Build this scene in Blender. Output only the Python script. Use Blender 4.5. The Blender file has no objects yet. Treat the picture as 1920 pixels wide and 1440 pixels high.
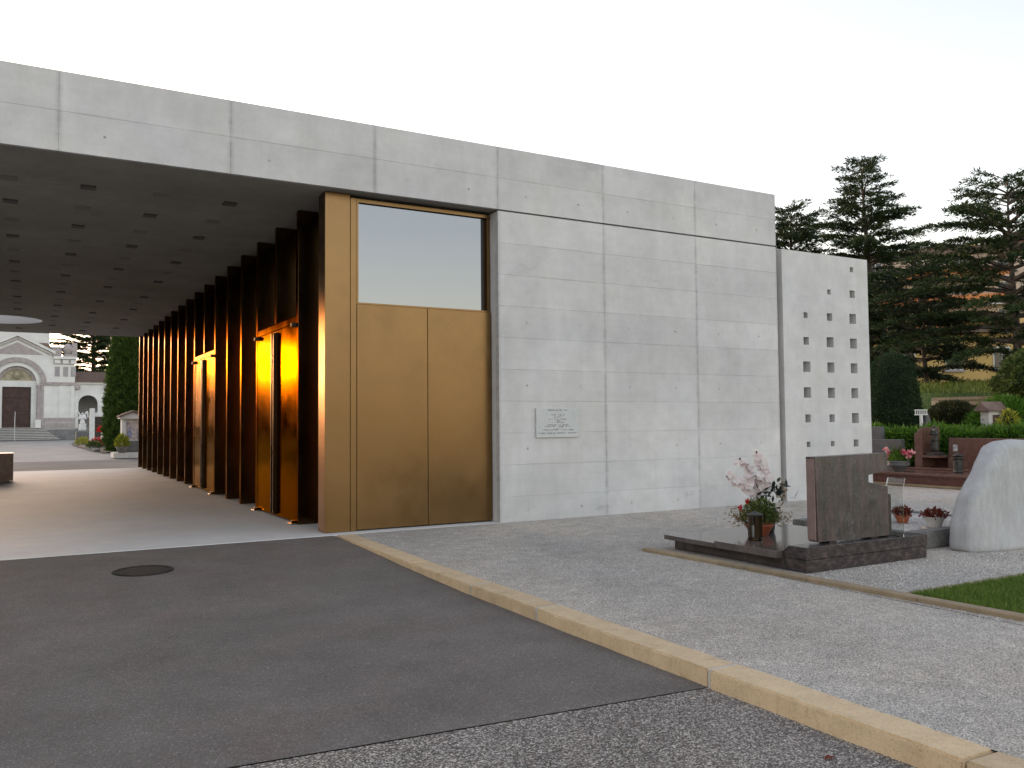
import bpy, bmesh, math, random
import numpy as np
from mathutils import Vector, Matrix, Quaternion

R_ = math.radians
scene = bpy.context.scene
COL = scene.collection

# ------------------------------------------------------------------ camera
CAM = Vector((-6.2883, -11.4524, 1.5172))
YAW, PITCH, ROLL, FPX = 0.5173, 0.0453, -0.0084, 1601.45
cd = bpy.data.cameras.new("camera")
cam = bpy.data.objects.new("camera", cd)
COL.objects.link(cam)
cd.sensor_width = 36.0
cd.lens = 36.0 * FPX / 1920.0
cd.clip_start = 0.05
cd.clip_end = 3000
fw = Vector((math.sin(YAW) * math.cos(PITCH), math.cos(YAW) * math.cos(PITCH), math.sin(PITCH)))
rt = Vector((math.cos(YAW), -math.sin(YAW), 0))
up = rt.cross(fw)
r2, u2 = rt * math.cos(ROLL) + up * math.sin(ROLL), -rt * math.sin(ROLL) + up * math.cos(ROLL)
mw = Matrix((r2, u2, -fw)).transposed().to_4x4()
mw.translation = CAM
cam.matrix_world = mw
scene.camera = cam

# ------------------------------------------------------------------ light
SUN_EL, SUN_AZ = 4.0, -14.0          # degrees; azimuth from +Y, negative to the left
world = bpy.data.worlds.new("World")
scene.world = world
world.use_nodes = True
wn = world.node_tree.nodes
wl = world.node_tree.links
wn.clear()
sky = wn.new("ShaderNodeTexSky")
sky.sky_type = 'NISHITA'
sky.sun_disc = False
sky.sun_elevation = R_(SUN_EL)
sky.sun_rotation = R_(SUN_AZ)
sky.altitude = 300
sky.air_density = 1.0
sky.dust_density = 2.0
sky.ozone_density = 1.0
hs = wn.new("ShaderNodeHueSaturation")
hs.inputs['Saturation'].default_value = 0.62
bg = wn.new("ShaderNodeBackground")
bg.inputs['Strength'].default_value = 0.15
wo = wn.new("ShaderNodeOutputWorld")
wl.new(sky.outputs[0], hs.inputs['Color'])
wb = wn.new("ShaderNodeMix")
wb.data_type = 'RGBA'
wb.blend_type = 'MULTIPLY'
wb.inputs[0].default_value = 1.0
wb.inputs[7].default_value = (1.11, .99, .975, 1)
wl.new(hs.outputs[0], wb.inputs[6])
wl.new(wb.outputs[2], bg.inputs['Color'])
wl.new(bg.outputs[0], wo.inputs['Surface'])

sd = bpy.data.lights.new("sun", 'SUN')
sd.energy = .085
sd.angle = R_(1.2)
sd.color = (1.0, 0.36, 0.06)
sun = bpy.data.objects.new("sun", sd)
COL.objects.link(sun)
sdir = Vector((math.sin(R_(SUN_AZ)) * math.cos(R_(SUN_EL)), math.cos(R_(SUN_AZ)) * math.cos(R_(SUN_EL)), math.sin(R_(SUN_EL))))
sun.rotation_euler = (-sdir).to_track_quat('-Z', 'Y').to_euler()
sun.location = (0, 0, 30)

scene.view_settings.view_transform = 'Standard'
scene.view_settings.look = 'None'
scene.view_settings.gamma = 1
scene.view_settings.exposure = 2.50

rng = random.Random(7)

# ------------------------------------------------------------------ node helper
class NT:
    def __init__(self, name):
        self.m = bpy.data.materials.new(name)
        self.m.use_nodes = True
        self.t = self.m.node_tree
        self.t.nodes.clear()
        self.out = self.t.nodes.new("ShaderNodeOutputMaterial")
        self.p = self.t.nodes.new("ShaderNodeBsdfPrincipled")
        self.t.links.new(self.p.outputs[0], self.out.inputs['Surface'])
        self._pos = None
    def node(self, typ, **kw):
        n = self.t.nodes.new(typ)
        for k, v in kw.items():
            setattr(n, k, v)
        return n
    def link(self, a, b):
        self.t.links.new(a, b)
    def setin(self, inp, v):
        if hasattr(v, 'is_output') or isinstance(v, bpy.types.NodeSocket):
            self.link(v, inp)
        else:
            inp.default_value = v
    def pos(self, sc=(1, 1, 1), kind='world', rot=(0, 0, 0)):
        if kind == 'world':
            o = self.node("ShaderNodeNewGeometry").outputs['Position']
        else:
            o = self.node("ShaderNodeTexCoord").outputs['Object']
        if sc == (1, 1, 1) and rot == (0, 0, 0):
            return o
        mp = self.node("ShaderNodeMapping")
        mp.inputs['Scale'].default_value = sc
        mp.inputs['Rotation'].default_value = rot
        self.link(o, mp.inputs['Vector'])
        return mp.outputs[0]
    def noise(self, vec, scale, detail=4, rough=.55):
        n = self.node("ShaderNodeTexNoise")
        self.link(vec, n.inputs['Vector'])
        n.inputs['Scale'].default_value = scale
        n.inputs['Detail'].default_value = detail
        n.inputs['Roughness'].default_value = rough
        return n.outputs['Fac']
    def voro(self, vec, scale, feature='F1'):
        n = self.node("ShaderNodeTexVoronoi", feature=feature)
        self.link(vec, n.inputs['Vector'])
        n.inputs['Scale'].default_value = scale
        return n
    def math(self, op, a, b=0.0, c=None, clamp=False):
        n = self.node("ShaderNodeMath", operation=op)
        n.use_clamp = clamp
        self.setin(n.inputs[0], a)
        self.setin(n.inputs[1], b)
        if c is not None:
            self.setin(n.inputs[2], c)
        return n.outputs[0]
    def mr(self, v, a, b, c, d):
        n = self.node("ShaderNodeMapRange")
        self.setin(n.inputs[0], v)
        for i, x in enumerate((a, b, c, d)):
            n.inputs[i + 1].default_value = x
        return n.outputs[0]
    def ramp(self, fac, stops, interp='LINEAR'):
        n = self.node("ShaderNodeValToRGB")
        n.color_ramp.interpolation = interp
        el = n.color_ramp.elements
        while len(el) < len(stops):
            el.new(0.5)
        for e, (p, c) in zip(el, stops):
            e.position = p
            e.color = (*c, 1)
        self.setin(n.inputs[0], fac)
        return n.outputs[0]
    def mix(self, fac, a, b, mode='MIX'):
        n = self.node("ShaderNodeMix", data_type='RGBA', blend_type=mode)
        self.setin(n.inputs[0], fac)
        for i, v in ((6, a), (7, b)):
            if isinstance(v, tuple):
                v = (*v, 1) if len(v) == 3 else v
            self.setin(n.inputs[i], v)
        return n.outputs[2]
    def scale_col(self, col, f):
        n = self.node("ShaderNodeVectorMath", operation='SCALE')
        if isinstance(col, tuple):
            n.inputs[0].default_value = col[:3]
        else:
            self.link(col, n.inputs[0])
        self.setin(n.inputs['Scale'], f)
        return n.outputs[0]
    def bump(self, h, strength=.3, dist=.01):
        n = self.node("ShaderNodeBump")
        self.setin(n.inputs['Height'], h)
        n.inputs['Strength'].default_value = strength
        n.inputs['Distance'].default_value = dist
        self.link(n.outputs[0], self.p.inputs['Normal'])
    def base(self, c):
        if isinstance(c, tuple):
            c = (*c, 1)
        self.setin(self.p.inputs['Base Color'], c)
    def set(self, **kw):
        for k, v in kw.items():
            self.setin(self.p.inputs[k.replace('_', ' ')], v)
        return self

def M(name, c1, c2=None, scale=4., rough=.8, metal=0., bump=0., bscale=40., spec=.5, lo=.35, hi=.65, dist=.01):
    t = NT(name)
    if c2 is None:
        t.base(c1)
    else:
        t.base(t.ramp(t.noise(t.pos(), scale, 6, .6), [(lo, c1), (hi, c2)]))
    t.set(Roughness=rough, Metallic=metal)
    t.p.inputs['Specular IOR Level'].default_value = spec
    if bump:
        t.bump(t.noise(t.pos(), bscale, 5, .6), bump, dist)
    return t.m

def concrete(name, base, ties=False, soft=1.0, rough=.82, edges=False):
    t = NT(name)
    p = t.pos()
    f = t.math('MULTIPLY', t.mr(t.noise(p, .55, 5), .3, .7, 1 - .11 * soft, 1 + .11 * soft),
               t.mr(t.noise(p, 2.6, 7, .7), .3, .7, 1 - .10 * soft, 1 + .09 * soft))
    f = t.math('MULTIPLY', f, t.mr(t.noise(t.pos((.8, .8, 14)), 1.6, 4, .6), .3, .7, 1 - .022 * soft, 1 + .022 * soft))
    f = t.math('MULTIPLY', f, t.mr(t.noise(t.pos((7, 7, .55)), 1.1, 4, .6), .3, .7, 1 - .028 * soft, 1 + .022 * soft))
    f = t.math('MULTIPLY', f, t.mr(t.noise(p, 70, 3, .7), .25, .75, .93, 1.07))
    oi = t.node("ShaderNodeObjectInfo")
    f = t.math('MULTIPLY', f, t.mr(oi.outputs['Random'], 0, 1, .955, 1.045))
    # wet-looking dark smudges
    sm = t.mr(t.noise(t.pos((.5, .5, 1.3)), 1.7, 5, .7), .62, .76, 1, .76)
    f = t.math('MULTIPLY', f, sm)
    # air pits
    v = t.voro(p, 5.5)
    pit = t.math('LESS_THAN', v.outputs['Distance'], .035)
    f = t.math('MULTIPLY', f, t.mr(pit, 0, 1, 1, .62))
    h = t.math('ADD', t.noise(p, 55, 4, .6), t.math('MULTIPLY', pit, -2.0))
    if edges:
        o = t.pos(kind='object')
        s = t.node("ShaderNodeSeparateXYZ")
        t.link(o, s.inputs[0])
        ex = t.mr(t.math('SUBTRACT', 1.0, t.math('ABSOLUTE', s.outputs[0])), 0, .05, 1, 0)
        ez = t.mr(t.math('SUBTRACT', .245, t.math('ABSOLUTE', s.outputs[2])), 0, .02, 1, 0)
        sx = t.mr(t.noise(t.pos((1, 1, 4)), 1.3, 4, .7), .38, .62, .04, .30)
        sz = t.mr(t.noise(t.pos((1.2, 1, 3)), 1.1, 4, .7), .45, .66, 0, .13)
        dk = t.math('ADD', t.math('MULTIPLY', ex, sx), t.math('MULTIPLY', ez, sz))
        f = t.math('MULTIPLY', f, t.math('SUBTRACT', 1.0, dk))
    if ties:
        ax = t.math('SUBTRACT', t.math('ABSOLUTE', s.outputs[0]), .5)
        d = t.math('SQRT', t.math('ADD', t.math('POWER', t.math('ABSOLUTE', ax), 2), t.math('POWER', t.math('ABSOLUTE', s.outputs[2]), 2)))
        hole = t.math('LESS_THAN', d, .016)
        halo = t.mr(d, .012, .04, .93, 1)
        f = t.math('MULTIPLY', f, halo)
        f = t.math('MULTIPLY', f, t.mr(t.math('MULTIPLY', hole, t.mr(t.noise(p, 1.1, 2), .42, .55, 0, 1)), 0, 1, 1, .50))
        h = t.math('ADD', h, t.math('MULTIPLY', hole, -6.0))
    tint = t.mix(t.noise(p, .9, 3), (base[0] * 1.02, base[1], base[2] * .96), (base[0] * .98, base[1], base[2] * 1.04))
    t.base(t.scale_col(tint, f))
    t.set(Roughness=rough)
    t.p.inputs['Specular IOR Level'].default_value = .35
    t.bump(h, .25, .004)
    return t.m

def gravel(name, stops, scale, warm=None, bd=.008):
    t = NT(name)
    p = t.pos()
    v = t.voro(p, scale)
    s = t.node("ShaderNodeSeparateColor")
    t.link(v.outputs['Color'], s.inputs[0])
    c = t.ramp(s.outputs[0], stops)
    # tint single stones
    c = t.mix(t.math('MULTIPLY', s.outputs[1], .35), c, t.mix(s.outputs[2], (.80, .66, .62), (.70, .74, .80)), 'MULTIPLY') if warm is None else \
        t.mix(t.math('MULTIPLY', s.outputs[1], .5), c, warm, 'OVERLAY')
    big = t.mr(t.noise(p, .42, 5, .6), .3, .7, .80, 1.2)
    mid = t.mr(t.noise(p, 5, 5, .65), .3, .7, .82, 1.18)
    c = t.mix(1.0, c, t.mix(t.mr(t.noise(p, .5, 4, .6), .36, .62, 0, 1), (1.01, .985, .95), (1.10, 1.02, .92)), 'MULTIPLY')
    gap = t.mr(v.outputs['Distance'], .35, .75, 1, .45)
    f = t.math('MULTIPLY', t.math('MULTIPLY', big, mid), gap)
    t.base(t.scale_col(c, f))
    t.set(Roughness=.85)
    t.p.inputs['Specular IOR Level'].default_value = .3
    t.bump(t.math('SUBTRACT', 1.0, v.outputs['Distance']), 1.0, bd * 1.3)
    return t.m

def leafmat(name, cols, trans=.25, rough=.6):
    t = NT(name)
    g = t.node("ShaderNodeNewGeometry")
    n = t.noise(t.pos(), .9, 3)
    f = t.math('ADD', t.math('MULTIPLY', g.outputs['Random Per Island'], .65), t.math('MULTIPLY', n, .4))
    k = len(cols) - 1
    c = t.ramp(f, [(.1 + .8 * i / k, x) for i, x in enumerate(cols)])
    t.base(c)
    t.set(Roughness=rough)
    t.p.inputs['Specular IOR Level'].default_value = .3
    tr = t.node("ShaderNodeBsdfTranslucent")
    t.link(c, tr.inputs['Color'])
    mx = t.node("ShaderNodeMixShader")
    mx.inputs[0].default_value = trans
    t.link(t.p.outputs[0], mx.inputs[1])
    t.link(tr.outputs[0], mx.inputs[2])
    t.link(mx.outputs[0], t.out.inputs['Surface'])
    return t.m

def bronze(name, col, rough=.36, edge=None):
    t = NT(name)
    p = t.pos()
    f = t.math('MULTIPLY', t.mr(t.noise(p, 220, 2, .7), .3, .7, .84, 1.16), t.mr(t.noise(p, 1.1, 4), .3, .7, .92, 1.08))
    t.base(t.scale_col(col, f))
    t.set(Metallic=1.0, Roughness=t.mr(t.noise(p, 2.2, 5, .65), .3, .7, rough - .05, rough + .06))
    if edge:
        t.p.inputs['Specular Tint'].default_value = (*edge, 1)      # colour of the metal at grazing angles
    t.bump(t.noise(t.pos((1, 1, .35)), 260, 3, .6), .02, .002)
    return t.m

def granite(name, stops, scale=90, rough=.25, vein=None, veinsc=(9, 9, 1.2)):
    t = NT(name)
    p = t.pos()
    n = t.math('ADD', t.math('MULTIPLY', t.noise(p, scale, 4, .75), .55), t.math('MULTIPLY', t.noise(p, 7, 5, .65), .45))
    c = t.ramp(n, stops)
    if vein:
        c = t.mix(t.mr(t.noise(t.pos(veinsc, rot=(0, .25, 0)), 2.2, 5, .6), .45, .7, 0, .55), c, vein)
    t.base(c)
    t.set(Roughness=t.mr(t.noise(p, 5, 4), .3, .7, rough * .8, rough * 1.3))
    t.bump(t.noise(p, 120, 3), .05, .003)
    return t.m

MAT = {}
MAT['concrete'] = concrete('concrete', (.565, .562, .56))
MAT['concrete_panel'] = concrete('concrete_board_marked', (.565, .562, .56), edges=True)
MAT['concrete_tied'] = concrete('concrete_with_tie_holes', (.565, .562, .56), ties=True, edges=True)
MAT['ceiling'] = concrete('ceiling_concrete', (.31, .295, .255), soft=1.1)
MAT['joint'] = M('concrete_joint', (.30, .30, .29), (.38, .38, .37), 6, .9)
MAT['slab'] = concrete('floor_concrete', (.66, .655, .645), soft=.6, rough=.6)
MAT['gold'] = bronze('gold_anodised_metal', (.195, .120, .056), .33)
MAT['fin'] = bronze('bronze_fin_metal', (.13, .078, .036), .20, edge=(.46, .335, .22))
MAT['door'] = bronze('bronze_door_metal', (.16, .105, .058), .15, edge=(.46, .335, .22))
MAT['darkmetal'] = bronze('dark_bronze_metal', (.055, .04, .028), .3)
MAT['brass'] = bronze('brass_metal', (.55, .38, .15), .25)
MAT['glass'] = NT('coated_window_glass').set(Metallic=1.0, Roughness=.03).m
MAT['glass'].node_tree.nodes['Principled BSDF'].inputs['Base Color'].default_value = (.185, .19, .205, 1)
MAT['black'] = M('black_fitting', (.012, .012, .012), rough=.5)
MAT['fitting'] = M('ceiling_fitting_dark', (.085, .082, .072), rough=.6)  # dark tone standing in for the shade of square recesses
MAT['fitting_pale'] = M('ceiling_fitting_pale', (.22, .21, .185), rough=.7)

def asphalt():
    t = NT('asphalt')
    p = t.pos()
    v = t.voro(p, 130)
    s = t.node("ShaderNodeSeparateColor")
    t.link(v.outputs['Color'], s.inputs[0])
    fine = t.ramp(s.outputs[0], [(0, (.110, .098, .089)), (.8, (.160, .145, .133)), (.95, (.198, .182, .168)), (1, (.28, .27, .26))])
    f = t.math('MULTIPLY', t.mr(t.noise(p, .7, 5, .6), .3, .7, .88, 1.14), t.mr(t.noise(p, 2.1, 6, .65), .3, .7, .86, 1.15))
    dust = t.mr(t.noise(t.pos((1, 1.4, 1)), 1.1, 6, .72), .56, .74, 0, .34)
    c = t.mix(dust, t.scale_col(fine, f), (.17, .165, .16))
    red = t.mr(t.noise(p, 1.3, 4), .5, .7, 0, .5)
    c = t.mix(red, c, (1.12, .96, .93), 'MULTIPLY')
    t.base(c)
    t.set(Roughness=.82)
    t.p.inputs['Specular IOR Level'].default_value = .4
    t.bump(t.math('SUBTRACT', 1.0, v.outputs['Distance']), .6, .005)
    return t.m
MAT['asphalt'] = asphalt()
MAT['gravel'] = gravel('crushed_grey_gravel', [(0, (.40, .39, .378)), (.45, (.67, .65, .63)), (.85, (.83, .805, .78)), (1, (.96, .94, .91))], 115)
MAT['gravel_pale'] = gravel('pale_gravel', [(0, (.38, .36, .35)), (.4, (.63, .605, .585)), (.85, (.78, .755, .73)), (1, (.95, .93, .90))], 115)
MAT['aggregate'] = gravel('exposed_aggregate', [(0, (.13, .119, .112)), (.45, (.27, .248, .234)), (.7, (.46, .436, .418)), (1, (.85, .82, .78))], 100)
MAT['white_gravel'] = gravel('white_marble_chips', [(0, (.45, .44, .45)), (.6, (.72, .71, .72)), (1, (.88, .87, .86))], 60)
MAT['plaza'] = M('plaza_paving', (.26, .25, .235), (.36, .345, .325), .35, .85, bump=.2, bscale=30)
MAT['road'] = M('path_asphalt', (.10, .098, .095), (.16, .155, .15), .5, .85, bump=.2, bscale=60)
MAT['earth'] = M('earth', (.10, .085, .06), (.16, .14, .10), 2, .95, bump=.5, bscale=12)
MAT['slope'] = M('grass_slope', (.030, .060, .010), (.10, .15, .030), .8, .95, bump=.8, bscale=6, dist=.2)

def kerbmat(name, a, b, stain):
    t = NT(name)
    p = t.pos()
    n = t.math('ADD', t.math('MULTIPLY', t.noise(p, 110, 3, .75), .5), t.math('MULTIPLY', t.noise(p, 5, 5, .65), .5))
    c = t.ramp(n, [(.3, a), (.65, b)])
    c = t.mix(t.mr(t.noise(t.pos((3, 3, 3)), 1.3, 6, .7), .56, .70, 0, .55), c, stain)
    sp = t.math('LESS_THAN', t.noise(p, 85, 2, .6), .36)
    c = t.mix(t.math('MULTIPLY', sp, .35), c, (.10, .075, .045))
    c = t.mix(t.mr(t.noise(t.pos((15, 15, 2.5)), 1.4, 5, .7), .54, .72, 0, .45), c, stain)
    c = t.mix(t.mr(t.noise(p, 2.3, 5, .7), .58, .72, 0, .35), c, (.50, .30, .22))
    oi = t.node("ShaderNodeObjectInfo")
    t.base(t.scale_col(c, t.mr(oi.outputs['Random'], 0, 1, .86, 1.08)))
    t.set(Roughness=.85)
    t.bump(t.noise(p, 60, 4, .7), .5, .006)
    return t.m
MAT['kerb'] = kerbmat('yellow_granite', (.46, .345, .21), (.69, .535, .345), (.35, .24, .13))
MAT['kerb_brown'] = kerbmat('brown_granite_edging', (.22, .165, .10), (.36, .28, .18), (.17, .13, .085))
MAT['mortar'] = M('pale_mortar', (.48, .46, .43), (.60, .58, .55), 20, .9)
MAT['iron'] = M('cast_iron', (.012, .012, .012), (.026, .026, .026), 30, .75, bump=.5, bscale=60)
MAT['gran_dark'] = granite('dark_polished_granite', [(.25, (.018, .015, .014)), (.5, (.062, .050, .045)), (.75, (.16, .135, .125))], 110, .13)
MAT['gran_slab'] = granite('brown_polished_granite', [(.25, (.045, .036, .033)), (.5, (.105, .085, .078)), (.75, (.21, .18, .17))], 100, .10)
MAT['gran_vein'] = granite('veined_dark_granite', [(.3, (.020, .018, .018)), (.6, (.055, .045, .045))], 90, .22, vein=(.17, .12, .11), veinsc=(5, 5, 9))
MAT['gran_head'] = granite('grey_brown_headstone_granite', [(.25, (.020, .018, .017)), (.5, (.058, .052, .050)), (.75, (.16, .145, .14))], 38, .30, vein=(.17, .11, .10), veinsc=(7, 7, 1.0))
MAT['gran_pink'] = granite('split_pinkish_granite', [(.25, (.13, .085, .075)), (.5, (.22, .15, .135)), (.75, (.32, .24, .22))], 60, .7)
MAT['gran_red'] = granite('red_granite', [(.25, (.07, .032, .024)), (.5, (.135, .066, .050)), (.75, (.22, .13, .105))], 60, .22)
MAT['gran_red_dark'] = granite('dark_red_granite', [(.25, (.05, .018, .014)), (.5, (.11, .042, .032)), (.75, (.17, .08, .065))], 60, .25)
MAT['gran_grey'] = granite('grey_granite', [(.25, (.05, .05, .052)), (.5, (.11, .11, .112)), (.75, (.19, .19, .19))], 60, .35)
MAT['gran_rough'] = granite('rough_dark_granite_border', [(.25, (.06, .06, .055)), (.5, (.16, .155, .145)), (.75, (.36, .35, .33))], 40, .8)
MAT['terracotta'] = M('terracotta_plastic', (.42, .115, .05), (.52, .16, .075), 8, .5)
MAT['stone_pale'] = M('pale_stone', (.52, .50, .47), (.66, .64, .60), 5, .85, bump=.2)
MAT['plaster'] = M('pale_church_plaster', (.68, .68, .66), (.80, .80, .78), .8, .9)
MAT['trim'] = M('pinkish_stone_trim', (.34, .30, .30), (.46, .41, .40), 3, .85)
MAT['lunette'] = M('mosaic_lunette', (.28, .26, .18), (.46, .40, .28), 2.5, .8)
MAT['wood_dark'] = M('dark_timber', (.035, .018, .014), (.075, .035, .028), 3, .6)
MAT['step'] = M('granite_steps', (.15, .15, .15), (.22, .22, .22), 2, .85)
MAT['tile'] = M('brown_roof_tiles', (.13, .085, .07), (.22, .15, .12), 5, .85)
MAT['shade_wall'] = M('grey_plaster', (.30, .30, .30), (.42, .41, .40), 1, .9)  # plaster with the shade of arcade and reveals put into its colour
MAT['bark'] = M('bark', (.055, .042, .033), (.13, .105, .085), 6, .95, bump=.8, bscale=18, dist=.03)
MAT['cedar'] = leafmat('cedar_needles', [(.008, .018, .007), (.018, .038, .012), (.036, .064, .018), (.062, .090, .024)], .10)
MAT['cedar_blue'] = leafmat('cedar_needles_deep', [(.006, .014, .007), (.014, .029, .013), (.026, .046, .019), (.045, .066, .024)], .10)
MAT['thuja'] = leafmat('thuja_sprays', [(.016, .040, .008), (.040, .078, .014), (.075, .125, .020), (.12, .17, .03)], .25)
MAT['yew'] = leafmat('yew_leaves', [(.008, .022, .008), (.018, .042, .014), (.032, .065, .020), (.05, .09, .03)], .15)
MAT['hedge'] = leafmat('hedge_leaves', [(.025, .075, .008), (.055, .14, .012), (.095, .21, .020), (.15, .28, .035)], .35)
MAT['bush'] = leafmat('bush_leaves', [(.025, .05, .012), (.05, .085, .02), (.10, .14, .035), (.17, .20, .06)], .25)
MAT['ivy'] = leafmat('ivy_leaves', [(.012, .022, .008), (.03, .042, .013), (.055, .062, .02), (.085, .07, .03)], .2)
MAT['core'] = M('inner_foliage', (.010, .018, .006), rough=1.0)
MAT['grass'] = leafmat('lawn_blades', [(.06, .11, .018), (.10, .175, .026), (.15, .235, .038), (.25, .30, .075)], .35)
MAT['drygrass'] = leafmat('slope_grass', [(.055, .09, .015), (.10, .15, .025), (.16, .20, .04), (.24, .25, .08)], .35)
MAT['potleaf'] = leafmat('pot_plant_leaves', [(.025, .05, .012), (.06, .11, .02), (.13, .17, .04), (.28, .24, .09)], .3)
MAT['darkleaf'] = leafmat('dark_silk_leaves', [(.008, .014, .012), (.018, .03, .022), (.035, .05, .03)], .1)
MAT['dryleaf'] = leafmat('dry_stems', [(.20, .13, .06), (.30, .22, .10), (.36, .28, .14)], .3)
MAT['rustleaf'] = leafmat('rust_red_leaves', [(.09, .018, .012), (.17, .035, .02), (.24, .07, .04)], .3)
MAT['petal_pale'] = leafmat('pale_pink_petals', [(.74, .56, .56), (.82, .70, .69), (.86, .80, .78), (.88, .85, .83)], .3)
MAT['petal_pink'] = leafmat('pink_petals', [(.55, .05, .10), (.72, .16, .22), (.80, .45, .45), (.85, .72, .70)], .3)
MAT['petal_red'] = leafmat('red_petals', [(.55, .01, .02), (.70, .04, .04)], .3)
MAT['yellowleaf'] = leafmat('yellow_green_leaves', [(.10, .16, .02), (.28, .30, .03), (.45, .42, .05)], .35)
MAT['bronze_patina'] = M('dark_statue_bronze', (.035, .035, .032), (.075, .075, .068), 9, .5, .4)
MAT['white_stone'] = M('white_marble', (.62, .62, .62), (.76, .76, .75), 6, .6)
MAT['photo'] = M('enamel_portrait', (.20, .19, .20), (.75, .74, .73), 18, .3)
MAT['fresco'] = M('faded_fresco', (.30, .27, .33), (.60, .48, .42), 5, .9, lo=.40, hi=.60)
MAT['fresco_blue'] = M('fresco_blue', (.12, .15, .32), (.42, .40, .45), 6, .9)
MAT['ochre'] = M('ochre_render', (.56, .37, .13), (.66, .46, .19), .5, .9)
MAT['ochre_wall'] = M('beige_render', (.40, .31, .20), (.52, .42, .29), 1.2, .9)
MAT['orange'] = M('orange_render', (.60, .20, .07), (.70, .28, .10), .5, .9)
MAT['salmon'] = M('salmon_render', (.55, .42, .33), (.64, .52, .42), .5, .9)
MAT['bluegrey'] = M('blue_grey_render', (.36, .38, .42), (.46, .48, .52), .3, .9)
MAT['pinkwall'] = M('dull_pink_render', (.42, .27, .25), (.50, .34, .31), .5, .9)
MAT['winglass'] = M('dark_window_glass', (.04, .045, .05), rough=.1)
MAT['white'] = M('white_paint', (.72, .72, .70), rough=.6)
MAT['hill'] = M('wooded_hill', (.055, .075, .06), (.10, .12, .10), .02, 1.0, bump=.6, bscale=.1, dist=3)

def boulder_mat():
    t = NT('white_gneiss')
    w = t.node("ShaderNodeTexWave", wave_type='BANDS', bands_direction='X')
    t.link(t.pos((1, 1, 1), rot=(0, R_(-24), 0)), w.inputs['Vector'])
    w.inputs['Scale'].default_value = 3.2
    w.inputs['Distortion'].default_value = 5
    w.inputs['Detail'].default_value = 5
    w.inputs['Detail Scale'].default_value = 1.8
    st = t.noise(t.pos((9, 9, 1.1), rot=(0, R_(-26), 0)), 1.6, 6, .7)
    n = t.noise(t.pos(), 45, 5, .7)
    f = t.math('ADD', t.math('ADD', t.math('MULTIPLY', w.outputs['Fac'], .04), t.math('MULTIPLY', st, .6)), t.math('MULTIPLY', n, .35))
    c = t.ramp(f, [(.25, (.32, .322, .33)), (.5, (.42, .422, .43)), (.8, (.56, .562, .57))])
    br = t.mr(t.noise(t.pos(), 2.1, 5, .65), .58, .74, 0, .5)
    t.base(t.mix(br, c, (.40, .36, .31)))
    t.set(Roughness=.75)
    t.bump(t.math('ADD', t.math('MULTIPLY', t.noise(t.pos(), 9, 5, .6), 1.2), t.math('MULTIPLY', n, .5)), .55, .012)
    return t.m
MAT['boulder'] = boulder_mat()

def clear_glass():
    t = NT('clear_glass')
    t.base((.86, .90, .88))
    t.set(Roughness=.02, IOR=1.45)
    t.p.inputs['Transmission Weight'].default_value = 1.0
    return t.m
MAT['clear'] = clear_glass()

# ------------------------------------------------------------------ object helpers
W = {}
def _reg(o, parent, world):
    COL.objects.link(o)
    world = Vector(world)
    if parent is not None:
        o.parent = parent
        o.location = world - W[parent.name]
    else:
        o.location = world
    W[o.name] = world
    return o

def tag(o, label=None, cat=None, group=None, kind=None):
    for k, v in (('label', label), ('category', cat), ('group', group), ('kind', kind)):
        if v:
            o[k] = v
    return o

def thing(name, loc, label, cat, group=None):
    o = bpy.data.objects.new(name, None)
    o.empty_display_size = .2
    _reg(o, None, loc)
    return tag(o, label, cat, group)

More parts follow.
